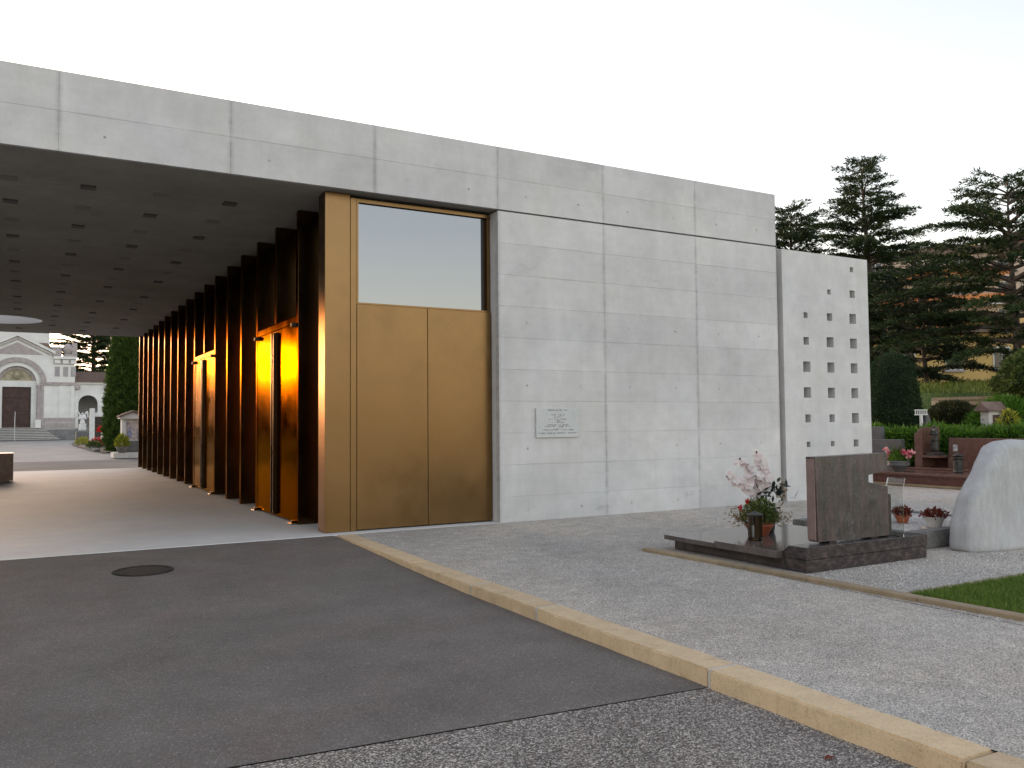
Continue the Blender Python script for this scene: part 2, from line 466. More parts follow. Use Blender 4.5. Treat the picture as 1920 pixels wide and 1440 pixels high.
class MB:
    def __init__(self):
        self.v = []
        self.f = []
    def add(self, vs, fs):
        b = len(self.v)
        self.v += [tuple(x) for x in vs]
        self.f += [tuple(i + b for i in q) for q in fs]
        return self
    def box(self, x0, x1, y0, y1, z0, z1):
        vs = [(x0, y0, z0), (x1, y0, z0), (x1, y1, z0), (x0, y1, z0), (x0, y0, z1), (x1, y0, z1), (x1, y1, z1), (x0, y1, z1)]
        return self.add(vs, [(0, 3, 2, 1), (4, 5, 6, 7), (0, 1, 5, 4), (1, 2, 6, 5), (2, 3, 7, 6), (3, 0, 4, 7)])
    def prism(self, poly, axis, a, b):
        """poly of 2D points extruded along axis ('x','y','z') from a to b (convex or simple polygon)"""
        n = len(poly)
        def P(p, t):
            return {'x': (t, p[0], p[1]), 'y': (p[0], t, p[1]), 'z': (p[0], p[1], t)}[axis]
        vs = [P(p, a) for p in poly] + [P(p, b) for p in poly]
        fs = [tuple(range(n))[::-1], tuple(range(n, 2 * n))] + [(i, (i + 1) % n, n + (i + 1) % n, n + i) for i in range(n)]
        return self.add(vs, fs)
    def lathe(self, c, prof, n=16):
        vs = []
        for r, z in prof:
            for i in range(n):
                a = 2 * math.pi * i / n
                vs.append((c[0] + r * math.cos(a), c[1] + r * math.sin(a), c[2] + z))
        fs = []
        m = len(prof)
        for j in range(m - 1):
            for i in range(n):
                fs.append((j * n + i, j * n + (i + 1) % n, (j + 1) * n + (i + 1) % n, (j + 1) * n + i))
        fs.append(tuple(range(n))[::-1])
        fs.append(tuple(range((m - 1) * n, m * n)))
        return self.add(vs, fs)
    def tube(self, pts, rads, n=8):
        pts = [Vector(p) for p in pts]
        vs = []
        for k, p in enumerate(pts):
            d = (pts[min(k + 1, len(pts) - 1)] - pts[max(k - 1, 0)]).normalized()
            a = d.orthogonal().normalized() if k == 0 else (a - d * a.dot(d)).normalized()
            b = d.cross(a)
            for i in range(n):
                t = 2 * math.pi * i / n
                vs.append(p + (a * math.cos(t) + b * math.sin(t)) * rads[k])
        fs = []
        for j in range(len(pts) - 1):
            for i in range(n):
                fs.append((j * n + i, j * n + (i + 1) % n, (j + 1) * n + (i + 1) % n, (j + 1) * n + i))
        fs.append(tuple(range(n))[::-1])
        fs.append(tuple(range((len(pts) - 1) * n, len(pts) * n)))
        return self.add(vs, fs)
    def rot(self, c, az):
        ca, sa = math.cos(az), math.sin(az)
        self.v = [(c[0] + (x - c[0]) * ca - (y - c[1]) * sa, c[1] + (x - c[0]) * sa + (y - c[1]) * ca, z) for x, y, z in self.v]
        return self
    def build(self, name, mat, parent=None, smooth=False, bevel=0, seg=1):
        vs = np.array(self.v, dtype=float)
        c = (vs.min(0) + vs.max(0)) / 2
        c[2] = vs[:, 2].min()
        me = bpy.data.meshes.new(name)
        me.from_pydata([tuple(x) for x in (vs - c)], [], self.f)
        if bevel:
            bm = bmesh.new()
            bm.from_mesh(me)
            bmesh.ops.bevel(bm, geom=[e for e in bm.edges if len(e.link_faces) == 2 and e.calc_face_angle(0) > .4], offset=bevel, segments=seg, affect='EDGES', clamp_overlap=True)
            bm.to_mesh(me)
            bm.free()
        me.materials.append(MAT[mat])
        if smooth:
            me.polygons.foreach_set('use_smooth', [True] * len(me.polygons))
        o = bpy.data.objects.new(name, me)
        return _reg(o, parent, c)

def B(name, mat, parent, x0, x1, y0, y1, z0, z1, bevel=0, seg=1):
    return MB().box(x0, x1, y0, y1, z0, z1).build(name, mat, parent, bevel=bevel, seg=seg)

def tris(name, mat, parent, V, origin=None):
    """V: (n,3,3) or (n,4,3) numpy array of loose faces -> one mesh"""
    V = np.asarray(V, dtype=np.float32)
    n, k = V.shape[0], V.shape[1]
    c = np.array(origin if origin is not None else V.reshape(-1, 3).mean(0), dtype=np.float32)
    me = bpy.data.meshes.new(name)
    me.vertices.add(n * k)
    me.vertices.foreach_set('co', (V - c).reshape(-1))
    me.loops.add(n * k)
    me.loops.foreach_set('vertex_index', np.arange(n * k, dtype=np.int32))
    me.polygons.add(n)
    me.polygons.foreach_set('loop_start', np.arange(0, n * k, k, dtype=np.int32))
    me.update(calc_edges=True)
    me.materials.append(MAT[mat])
    o = bpy.data.objects.new(name, me)
    return _reg(o, parent, c)

def shared(name, me, parent, world):
    return _reg(bpy.data.objects.new(name, me), parent, world)

def unit(a):
    return a / np.maximum(np.linalg.norm(a, axis=-1, keepdims=True), 1e-9)

def leaves(P, D, L, Wd, nr, droop=0.0):
    """leaf triangles (kite quads) at P along D with length L, width Wd"""
    n = len(P)
    rnd = nr.normal(size=(n, 3))
    D = unit(D)
    S = unit(np.cross(D, rnd))
    L = np.asarray(L).reshape(-1, 1)
    Wd = np.asarray(Wd).reshape(-1, 1)
    tip = P + D * L
    tip[:, 2] -= droop * L[:, 0]
    mid = P + D * L * .45
    return np.stack([P, mid - S * Wd * .5, tip, mid + S * Wd * .5], 1)

# =================================================================== THE SETTING
def sheet(name, mat, poly, z, zf=None):
    m = MB()
    m.add([(x, y, zf(x, y) if zf else z) for x, y in poly], [tuple(range(len(poly)))])
    return tag(m.build(name, mat), kind='structure')

sheet('ground', 'earth', [(-900, -900), (900, -900), (900, 900), (-900, 900)], -.20)
# asphalt forecourt falls away from the slab
m = MB()
xs = [-34, -2.60]
ys = [-7.42, -6.0, -4.0, -2.0, -.004]
zs = [-.112, -.108, -.098, -.05, -.006]
for j, (y, z) in enumerate(zip(ys, zs)):
    m.add([(xs[0], y + (.09 * (-2.6 - xs[0]) if j == 0 else 0), z), (xs[1], y, z)], [])
m.f = [(2 * j, 2 * j + 1, 2 * j + 3, 2 * j + 2) for j in range(1, 4)]
# front strip follows the slanting seam with the aggregate paving
m.f.append((0, 1, 3, 2))
m.v[0] = (-34, -4.7, -.103)
m.v[2] = (-34, -4.4, -.1015)
m.v[4] = (-34, -4.0, -.098)
tag(m.build('asphalt_forecourt', 'asphalt'), kind='structure')
sheet('aggregate_paving', 'aggregate', [(-40, -60), (-2.60, -60), (-2.60, -7.424), (-34, -4.704), (-40, -4.2)], -.116)
sheet('gravel_path', 'gravel', [(-2.40, -60), (.10, -60), (.10, -3.40), (60, -3.40), (60, -.002), (-2.40, -.002)], -.004)
sheet('gravel_bed', 'gravel_pale', [(.12, -60), (60, -60), (60, -3.41), (.12, -3.41)], -.004)
sheet('gravel_yard', 'gravel', [(6.02, -.001), (60, -.001), (60, 32), (6.02, 32)], -.005)
sheet('road', 'road', [(-70, 22.3), (70, 22.3), (70, 32.2), (-70, 31.2)], -.03)
sheet('plaza', 'plaza', [(-70, 31.19), (70, 32.19), (70, 190), (-70, 190)], -.026)

# porch slab
m = MB().box(-16, 0, .0, 22.3, -.18, 0.0)
tag(m.build('porch_slab', 'slab', bevel=.006), kind='structure')

# kerb
kerb = tag(bpy.data.objects.new('kerb', None), kind='structure')
_reg(kerb, None, (-2.5, -6, -.12))
ky = [-.012, -2.71, -4.19, -5.385, -7.43, -9.07, -11.2, -13.3, -15.4]
for a, b in zip(ky[:-1], ky[1:]):
    bm = bmesh.new()
    ln = a - b - .012
    bmesh.ops.create_cube(bm, size=1, matrix=Matrix.Diagonal((.245, ln, .30, 1)))
    bmesh.ops.subdivide_edges(bm, edges=[e for e in bm.edges if abs(e.verts[0].co.y - e.verts[1].co.y) > .1], cuts=10)
    bmesh.ops.bevel(bm, geom=[e for e in bm.edges if e.calc_face_angle(0) > .5], offset=.011, segments=2, affect='EDGES')
    for v in bm.verts:
        v.co.x += rng.uniform(-.0025, .0025) + .003 * math.sin(v.co.y * 7 + a)
        v.co.z += rng.uniform(-.002, .002)
    me = bpy.data.meshes.new('kerb_stone')
    bm.to_mesh(me)
    bm.free()
    me.materials.append(MAT['kerb'])
    o = shared('kerb_stone', me, kerb, (-2.507 + (.03 if a > -1 else 0), (a + b) / 2, -.152 + rng.uniform(-.003, .003)))
    if a > -1:
        o.rotation_euler = (0, 0, -.022)
for y in (-4.19, -5.385, -7.43):
    B('mortar_joint', 'mortar', kerb, -2.628, -2.392, y - .008, y + .008, -.2, -.003)

# brown edging of the grave field
edging = tag(bpy.data.objects.new('edging', None), kind='structure')
_reg(edging, None, (.1, -6, 0))
ey = [-3.40, -4.62, -5.75, -6.86, -8.0, -9.2, -10.4]
for a, b in zip(ey[:-1], ey[1:]):
    x0 = .02 - (a + 3.4) * .047
    x1 = .02 - (b + 3.4) * .047
    m = MB().add([(x0, a - .003, -.1), (x1, b + .003, -.1), (x1 + .12, b + .003, -.1), (x0 + .12, a - .003, -.1),
                  (x0, a - .003, .035), (x1, b + .003, .035), (x1 + .12, b + .003, .035), (x0 + .12, a - .003, .035)],
                 [(0, 1, 2, 3), (7, 6, 5, 4), (0, 4, 5, 1), (1, 5, 6, 2), (2, 6, 7, 3), (3, 7, 4, 0)])
    m.build('edging_stone', 'kerb_brown', edging, bevel=.008)
B('edging_stone', 'kerb_brown', edging, .34, 6.0, -6.68, -6.60, -.1, .012, bevel=.006)

# lawn
lawn = sheet('lawn', 'slope', [(.34, -6.69), (7, -6.69), (7, -14), (.62, -14)], .004)
nr = np.random.default_rng(3)
n = 60000
u = nr.random((n, 2))
gx = .36 + u[:, 0] ** 1.3 * 3.6
gy = -6.685 - u[:, 1] * 2.2
keep = gx > .31 + (-gy - 6.7) * .05
gx, gy = gx[keep], gy[keep]
P = np.stack([gx, gy, np.full(len(gx), .0)], 1)
D = nr.normal(size=(len(P), 3)) * .45
D[:, 2] = 1
V = leaves(P, D, nr.uniform(.025, .065, len(P)), nr.uniform(.004, .008, len(P)), nr)
tag(tris('grass', 'grass', None, V), 'short mown green grass in the corner plot behind the brown edging', 'grass', kind='stuff')

# loose stones lying on the gravel and along the kerb
def pebbles(name, label, n, fx, zf, mat, r0, r1):
    p = fx(n)
    k = len(p)
    r = nr.uniform(r0, r1, k) * (1 + .6 * (nr.random(k) > .93))
    ax = nr.uniform(.7, 1.25, (k, 3)) * r[:, None]
    ax[:, 2] *= .7
    base = np.array([[1, 0, 0], [0, 1, 0], [-1, 0, 0], [0, -1, 0], [0, 0, 1], [0, 0, -.6]], dtype=float)
    rot = nr.uniform(0, 6.28, k)
    V = base[None] * ax[:, None, :] * nr.uniform(.8, 1.2, (k, 6, 1))
    c, s_ = np.cos(rot)[:, None], np.sin(rot)[:, None]
    X = V[:, :, 0] * c - V[:, :, 1] * s_
    Yv = V[:, :, 0] * s_ + V[:, :, 1] * c
    V = np.stack([X, Yv, V[:, :, 2]], -1)
    V += p[:, None, :]
    V[:, :, 2] += (ax[:, 2] * .35)[:, None]
    fi = np.array([[0, 1, 4], [1, 2, 4], [2, 3, 4], [3, 0, 4], [1, 0, 5], [2, 1, 5], [3, 2, 5], [0, 3, 5]])
    me = bpy.data.meshes.new(name)
    vs = V.reshape(-1, 3).astype(np.float32)
    me.vertices.add(len(vs))
    me.vertices.foreach_set('co', vs.reshape(-1))
    fl = (fi[None] + (np.arange(k) * 6)[:, None, None]).reshape(-1).astype(np.int32)
    me.loops.add(len(fl))
    me.loops.foreach_set('vertex_index', fl)
    me.polygons.add(len(fl) // 3)
    me.polygons.foreach_set('loop_start', np.arange(0, len(fl), 3, dtype=np.int32))
    me.update(calc_edges=True)
    me.materials.append(MAT[mat])
    o = _reg(bpy.data.objects.new(name, me), None, (0, 0, 0))
    return tag(o, label, 'gravel', kind='stuff')
MAT['pebble'] = leafmat('loose_stones', [(.22, .21, .20), (.44, .42, .40), (.60, .575, .55), (.86, .83, .79)], 0.0, .8)
MAT['pebble_dark'] = leafmat('aggregate_stones', [(.10, .095, .09), (.20, .19, .185), (.36, .34, .33), (.66, .63, .60)], 0.0, .8)
def fx_gravel(n):
    y = -10.6 + 10.4 * nr.random(n) ** 1.5
    x = -2.38 + nr.random(n) * (2.38 + .02 + np.clip(-(y + 3.4) * .047, 0, 1) + np.where(y > -3.3, 4.5, 0))
    return np.stack([x, y, np.full(n, -.004)], 1)
pebbles('loose_gravel', 'loose pale grey stones on the gravel path right of the kerb', 70000, fx_gravel, 0, 'pebble', .003, .006)
def fx_bed(n):
    x = .30 + nr.random(n) * 3.2
    y = -6.58 + nr.random(n) * 1.1
    return np.stack([x, y, np.full(n, -.004)], 1)
pebbles('bed_gravel', 'loose pale stones in front of the dark granite grave', 9000, fx_bed, 0, 'pebble', .004, .0085)
def fx_agg(n):
    y = -10.8 + 3.4 * nr.random(n)
    x = -2.66 - nr.random(n) ** 1.2 * 3.6
    ok = y < -7.43 + (-2.6 - x) * .0866 - .01
    return np.stack([x, y, np.full(n, -.116)], 1)[ok]
pebbles('aggregate_stones', 'coarse stones bedded in the dark paving below the kerb', 40000, fx_agg, 0, 'pebble_dark', .003, .0065)

# ---- rising ground on the right, seen between the graves and the buildings
nx, ny = math.sin(R_(57)), math.cos(R_(57))
lx, ly = -ny, nx      # to the left when looking along n
def along(d, l, z):
    return (CAM.x + nx * d + lx * l, CAM.y + ny * d + ly * l, z)
def azp(az, d, z=0.0):
    return Vector((CAM.x + math.sin(R_(az)) * d, CAM.y + math.cos(R_(az)) * d, z))
prof = [(32.5, -.1), (34, 1.0), (36.5, 2.45), (41, 2.75), (48, 3.1), (58, 3.65), (70, 4.0), (110, 5.0), (190, 9.0)]
def slope_z(d):
    for (a, za), (b, zb) in zip(prof[:-1], prof[1:]):
        if a <= d <= b:
            return za + (zb - za) * (d - a) / (b - a)
    return 0
m = MB()
ls = [-70, -40, -25, -15, -8, -3, 3, 8, 13, 16]
for d, z in prof:
    m.add([along(d, l, z + .12 * math.sin(l * .7 + d)) for l in ls], [])
k = len(ls)
m.f = [(i * k + j, (i + 1) * k + j, (i + 1) * k + j + 1, i * k + j + 1) for i in range(len(prof) - 1) for j in range(k - 1)]
tag(m.build('terrain_slope', 'slope', smooth=True), kind='structure')
n = 26000
d = 33.5 + nr.random(n) ** 1.5 * 16
l = nr.uniform(-9, 9, n)
P = np.array([along(a, b, slope_z(a) + .1 * math.sin(b * .7 + a)) for a, b in zip(d, l)])
D = nr.normal(size=(n, 3)) * .5
D[:, 2] = 1
V = leaves(P, D, nr.uniform(.15, .45, n), nr.uniform(.03, .06, n), nr)
tag(tris('tall_grass', 'drygrass', None, V), 'tall yellowish grass on the bank below the ochre house', 'grass', kind='stuff')

# distant hills
def hill(name, pts, depth):
    m = MB()
    for (x, y, z) in pts:
        m.add([(x, y, -2), (x, y, z), (x + depth[0], y + depth[1], z * .8)], [])
    k = len(pts)
    m.f = [(3 * i + j, 3 * i + 3 + j, 3 * i + 4 + j, 3 * i + 1 + j) for i in range(k - 1) for j in range(2)]
    return tag(m.build(name, 'hill'), kind='structure')
def ringpts(a0, a1, dist, hs):
    k = len(hs)
    return [tuple(azp(a0 + (a1 - a0) * i / (k - 1), dist)[:2]) + (hs[i],) for i in range(k)]
hill('hill', ringpts(48, 80, 420, [10, 30, 52, 70, 80, 74, 82, 90, 86]), (90, 60))

# =================================================================== MEMORIAL HALL
H_S, H_T = 4.818, 5.80       # underside and top of the roof edge
hall = thing('funeral_hall', (0, 11, 0), 'low flat roofed concrete hall with bronze finned porch and gold corner', 'building')
# roof with round skylight
SKY_C, SKY_R = (-7.08, 18.95), 1.22
x0, x1, y0, y1 = -16.0, 5.984, .061, 22.9
m = MB()
N = 64
ring, outer = [], []
angs = sorted([2 * math.pi * i / N for i in range(N)] + [math.atan2(y - SKY_C[1], x - SKY_C[0]) % (2 * math.pi) for x in (x0, x1) for y in (y0, y1)])
for a in angs:
    dx, dy = math.cos(a), math.sin(a)
    ts = []
    if dx > 1e-9: ts.append((x1 - SKY_C[0]) / dx)
    if dx < -1e-9: ts.append((x0 - SKY_C[0]) / dx)
    if dy > 1e-9: ts.append((y1 - SKY_C[1]) / dy)
    if dy < -1e-9: ts.append((y0 - SKY_C[1]) / dy)
    t = min(ts)
    ring.append((SKY_C[0] + dx * SKY_R, SKY_C[1] + dy * SKY_R))
    outer.append((SKY_C[0] + dx * t, SKY_C[1] + dy * t))
k = len(angs)
zb, zt = H_S, H_T - .012
vs = [(*p, zb) for p in ring] + [(*p, zb) for p in outer] + [(*p, zt) for p in ring] + [(*p, zt) for p in outer]
fs = []
for i in range(k):
    j = (i + 1) % k
    fs += [(i, j, k + j, k + i), (2 * k + i, 3 * k + i, 3 * k + j, 2 * k + j), (i, 2 * k + i, 2 * k + j, j), (k + i, k + j, 3 * k + j, 3 * k + i)]
m.add(vs, fs)
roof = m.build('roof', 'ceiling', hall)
# white lining added to brighten the round opening
m = MB()
for i in range(N):
    a, b = 2 * math.pi * i / N, 2 * math.pi * (i + 1) / N
    q = []
    for z in (H_S - .004, H_T + .05):
        for r, t in ((SKY_R - .004, a), (SKY_R - .004, b), (SKY_R - .03, b), (SKY_R - .03, a)):
            q.append((SKY_C[0] + r * math.cos(t), SKY_C[1] + r * math.sin(t), z))
    m.add(q, [(0, 3, 2, 1), (4, 5, 6, 7), (2, 3, 7, 6), (0, 1, 5, 4)])
m.build('skylight_lining', 'white', roof)
# square plates in turn: dark for the shade of recesses, pale for covers
def boxmesh(name, sx, sy, sz, mat, bev=0):
    bm = bmesh.new()
    bmesh.ops.create_cube(bm, size=1, matrix=Matrix.Diagonal((sx, sy, sz, 1)))
    if bev:
        bmesh.ops.bevel(bm, geom=list(bm.edges), offset=bev, segments=1, affect='EDGES')
    me = bpy.data.meshes.new(name)
    bm.to_mesh(me)
    bm.free()
    me.materials.append(MAT[mat])
    return me
fit_d = boxmesh('ceiling_fitting', .19, .19, .03, 'fitting', .006)
fit_p = boxmesh('ceiling_fitting_pale', .21, .21, .014, 'fitting_pale', .004)
for j in range(16):
    for i in range(-4, 4):
        x, y = -5.59 + .945 * i, 1.55 + 1.32 * j
        if math.hypot(x - SKY_C[0], y - SKY_C[1]) < 1.5 or x > -2.85:
            continue
        if (i + j) % 2 == 0:
            shared('ceiling_fitting', fit_d, roof, (x, y, H_S - .009))
        else:
            shared('ceiling_fitting', fit_p, roof, (x, y, H_S - .003))

# concrete cladding: boards two metres long
def panel_mesh(name, w, h, mat, t=.06):
    c = .0022
    g = .0006
    X, Z = w / 2 - g, h / 2 - g
    vs = [(-X, t, -Z), (X, t, -Z), (X, t, Z), (-X, t, Z),
          (-X, c, -Z), (X, c, -Z), (X, c, Z), (-X, c, Z),
          (-X + c, 0, -Z + c), (X - c, 0, -Z + c), (X - c, 0, Z - c), (-X + c, 0, Z - c)]
    fs = [(0, 1, 2, 3)]
    for i in range(4):
        j = (i + 1) % 4
        fs += [(i, 4 + i, 4 + j, j), (4 + i, 8 + i, 8 + j, 4 + j)]
    fs.append((8, 11, 10, 9))
    me = bpy.data.meshes.new(name)
    me.from_pydata(vs, [], fs)
    bm = bmesh.new()
    bm.from_mesh(me)
    bmesh.ops.recalc_face_normals(bm, faces=bm.faces)
    bm.to_mesh(me)
    bm.free()
    me.materials.append(MAT[mat])
    return me
fascia = B('fascia', 'joint', hall, -16, 5.984, .005, .0415, H_S + .004, H_T - .004)
pf = panel_mesh('concrete_panel', 2.0, (H_T - H_S) / 2, 'concrete_tied', .0585)
hh = (H_T - H_S) / 2
pf0 = panel_mesh('concrete_panel', 2.0, hh, 'concrete_panel', .0585)
for i in range(-8, 3):
    for r in range(2):
        shared('concrete_panel', pf if r == 0 else pf0, fascia, (2 * i + 1, 0, H_S + hh * (r + .5)))
# end cap of the roof edge (right) so that the profile is solid
B('roof_end', 'concrete', hall, 5.985, 6.0, .062, 22.9, H_S, H_T)
# wall right of the gold bay
wall = B('wall', 'joint', hall, .004, 5.99, .005, .30, -.05, H_S - .02)
bh = .49
pw = panel_mesh('concrete_panel', 2.0, bh, 'concrete_panel', .10)
pwt = panel_mesh('concrete_panel', 2.0, bh, 'concrete_tied', .10)
plow = panel_mesh('concrete_panel', 2.0, .42, 'concrete_tied', .10)
ztop = H_S - .028
for i in range(3):
    for r in range(9):
        zc = ztop - bh * (r + .5)
        shared('concrete_panel', pwt if r % 2 == 1 else pw, wall, (2 * i + 1, 0, zc))
    shared('concrete_panel', plow, wall, (2 * i + 1, 0, ztop - 9 * bh - .21))
# core of the hall behind the facade
B('hall_core', 'concrete', hall, -2.30, 5.98, .62, 22.2, -.05, H_S - .001)
B('jamb', 'concrete', hall, .0025, .35, .101, .62, -.04, H_S - .03)

# gold corner
corner = hall
GY = .22
B('gold_pillar', 'gold', hall, -2.66, -2.292, GY, .52, .004, H_S - .003, bevel=.004)
B('gold_post', 'gold', hall, -2.286, -2.196, GY + .004, .5, .004, H_S - .05, bevel=.003)
B('gold_panel', 'gold', hall, -2.190, -1.094, GY, .44, .02, 3.235, bevel=.003)
B('gold_panel', 'gold', hall, -1.086, -.012, GY, .44, .02, 3.235, bevel=.003)
B('gold_back', 'darkmetal', hall, -2.28, -.004, .45, .60, .0, H_S - .01)
win = B('window', 'gold', hall, -2.192, -2.165, GY + .01, .44, 3.238, H_S - .05)
B('window_frame', 'gold', win, -2.164, -.012, GY + .02, .44, H_S - .10, H_S - .05)
B('window_frame', 'gold', win, -.062, -.012, GY + .03, .44, 3.238, H_S - .102)
B('window_frame', 'darkmetal', win, -.105, -.064, GY + .085, .44, 3.238, H_S - .102)
B('window_frame', 'gold', win, -2.164, -.064, GY + .012, .30, 3.238, 3.262)
B('pane', 'glass', win, -2.163, -.106, GY + .07, GY + .09, 3.263, H_S - .103)

# fins
FX0, FX1 = -2.69, -2.36
fin_t = .105
fins_y = [1.47 + 1.32 * k for k in range(17)]
finm = boxmesh('fin', FX1 - FX0, fin_t, H_S - .004, 'fin', .003)
door_bays = [(0, 2), (5, 7)]
mid_fins = {1, 6}
finshort = boxmesh('fin', FX1 - FX0, fin_t, H_S - 3.20, 'fin', .003)
for kf, y in enumerate(fins_y):
    if kf in mid_fins:
        shared('fin', finshort, hall, ((FX0 + FX1) / 2, y + fin_t / 2, (H_S + 3.20) / 2))
    else:
        shared('fin', finm, hall, ((FX0 + FX1) / 2, y + fin_t / 2, H_S / 2 + .001))
B('fin_backing', 'darkmetal', hall, -2.355, -2.305, .53, 22.5, .001, H_S - .001)
for a, b in door_bays:
    ya, yb = fins_y[a] + fin_t + .004, fins_y[b] - .004
    door = B('door', 'door', hall, -2.685, -2.40, ya, yb, 3.09, 3.19, bevel=.003)
    ym = (ya + yb) / 2
    e = .10
    B('door_jamb', 'door', door, -2.683, -2.42, ya, ya + e - .006, .03, 3.085, bevel=.002)
    B('door_jamb', 'door', door, -2.683, -2.42, yb - e + .006, yb, .03, 3.085, bevel=.002)
    B('door_leaf', 'door', door, -2.680, -2.62, ya + e, ym - .004, .03, 3.08, bevel=.002)
    B('door_leaf', 'door', door, -2.680, -2.62, ym + .004, yb - e, .03, 3.08, bevel=.002)
    for s in (-1, 1):
        yy = ym + s * .07
        B('door_handle', 'darkmetal', door, -2.745, -2.708, yy - .018, yy + .018, .06, 3.04, bevel=.008)
        B('handle_plate', 'darkmetal', door, -2.709, -2.681, yy - .008, yy + .008, .05, 3.05)
    for yh in (ya + e * .5, yb - e * .5):
        B('hinge', 'black', door, -2.76, -2.684, yh - .05, yh + .05, 3.02, 3.085, bevel=.006)
        B('floor_plate', 'brass', door, -2.78, -2.60, yh - .09, yh + .09, .0035, .018, bevel=.003)
        B('hinge', 'darkmetal', door, -2.75, -2.686, yh - .04, yh + .04, .019, .055, bevel=.004)

# porch supports far to the left, outside the picture but carrying the roof
B('porch_wall', 'darkmetal', hall, -15.9, -11.47, .6, 22.2, .001, H_S - .001)

# ------------------------------------------------------------------ perforated wall
pwall = thing('perforated_wall', (7.36, .12, 0), 'tall concrete slab wall pierced by small square openings', 'wall')
PX0, PX1, PZ = 6.145, 8.59, 4.775
cols = [6.76, 7.435, 8.115]
rows = [1.055 + .4975 * i for i in range(8)]     # from the bottom
size = {7: (0, 0, .10), 6: (0, .10, .15), 5: (.11, .15, .20), 4: (.15, .20, .20), 3: (.20, .20, .20), 2: (.20, .20, .20), 1: (.15, .15, .20), 0: (.10, .10, .14)}
holes = [(c, rows[r], size[r][i] / 2) for r in range(8) for i, c in enumerate(cols) if size[r][i]]
gxs = sorted(set([PX0, PX1] + [round(c + s * h, 4) for c, z, h in holes for s in (-1, 1)]))
gzs = sorted(set([-.05, PZ] + [round(z + s * h, 4) for c, z, h in holes for s in (-1, 1)]))
solid = {}
for i in range(len(gxs) - 1):
    for j in range(len(gzs) - 1):
        cx, cz = (gxs[i] + gxs[i + 1]) / 2, (gzs[j] + gzs[j + 1]) / 2
        solid[i, j] = not any(abs(cx - c) < h and abs(cz - z) < h for c, z, h in holes)
m = MB()
Y0, Y1 = 0.0, .36
for (i, j), s in solid.items():
    if not s:
        continue
    a, b, c, d_ = gxs[i], gxs[i + 1], gzs[j], gzs[j + 1]
    m.add([(a, Y0, c), (b, Y0, c), (b, Y0, d_), (a, Y0, d_)], [(0, 1, 2, 3)])
    m.add([(a, Y1, c), (b, Y1, c), (b, Y1, d_), (a, Y1, d_)], [(3, 2, 1, 0)])
    if not solid.get((i - 1, j), False): m.add([(a, Y0, c), (a, Y1, c), (a, Y1, d_), (a, Y0, d_)], [(3, 2, 1, 0)])
    if not solid.get((i + 1, j), False): m.add([(b, Y0, c), (b, Y1, c), (b, Y1, d_), (b, Y0, d_)], [(0, 1, 2, 3)])
    if not solid.get((i, j - 1), False): m.add([(a, Y0, c), (b, Y0, c), (b, Y1, c), (a, Y1, c)], [(3, 2, 1, 0)])
    if not solid.get((i, j + 1), False): m.add([(a, Y0, d_), (b, Y0, d_), (b, Y1, d_), (a, Y1, d_)], [(0, 1, 2, 3)])
m.build('pierced_slab', 'concrete', pwall)
B('back_slab', 'concrete', pwall, PX0 + .005, PX1 - .005, Y1 + .004, Y1 + .12, -.05, PZ - .005)  # unseen slab added to keep light out of the openings

# ------------------------------------------------------------------ plaque
plq = thing('memorial_plaque', (1.04, -.01, 1.28), 'pale grey marble plaque with engraved lines of text on the concrete wall', 'plaque')
B('plaque_slab', 'plaque' if 'plaque' in MAT else 'stone_pale', plq, .64, 1.44, -.034, -.004, 1.28, 1.74, bevel=.003)
MAT['plaque'] = granite('plaque_marble', [(.3, (.42, .435, .44)), (.55, (.53, .545, .55)), (.8, (.62, .635, .64))], 40, .5)
plq.children[0].data.materials[0] = MAT['plaque']
MAT['engrave'] = M('engraved_letters', (.13, .135, .14), rough=.8)
lines = [(.5, .40, .028), (.39, .24, .024), (.34, .16, .022), (.29, .34, .022), (.25, .06, .020), (.215, .24, .022), (.16, .40, .022), (.125, .50, .022), (.08, .16, .018), (.045, .56, .022), (-.03, .72, .022)]
m = MB()
for zo, wd, hgt in lines:
    z = 1.36 + zo * .68 + .0
    x = 1.04 - wd / 2
    while x < 1.04 + wd / 2:
        if rng.random() < .14:
            x += .016
            continue
        # letter-like strokes
        w_ = rng.uniform(.007, .012)
        if rng.random() < .6:
            m.box(x, x + .0035, -.0356, -.0335, z, z + hgt * .8)
        if rng.random() < .7:
            q = rng.choice([0, .36, .66]) * hgt
            m.box(x, x + w_, -.0352, -.0335, z + q, z + q + .0035)
        if rng.random() < .5:
            m.box(x + w_ - .003, x + w_, -.0354, -.0335, z, z + hgt * .8)
        x += w_ + .005
m.build('lettering', 'engrave', plq)

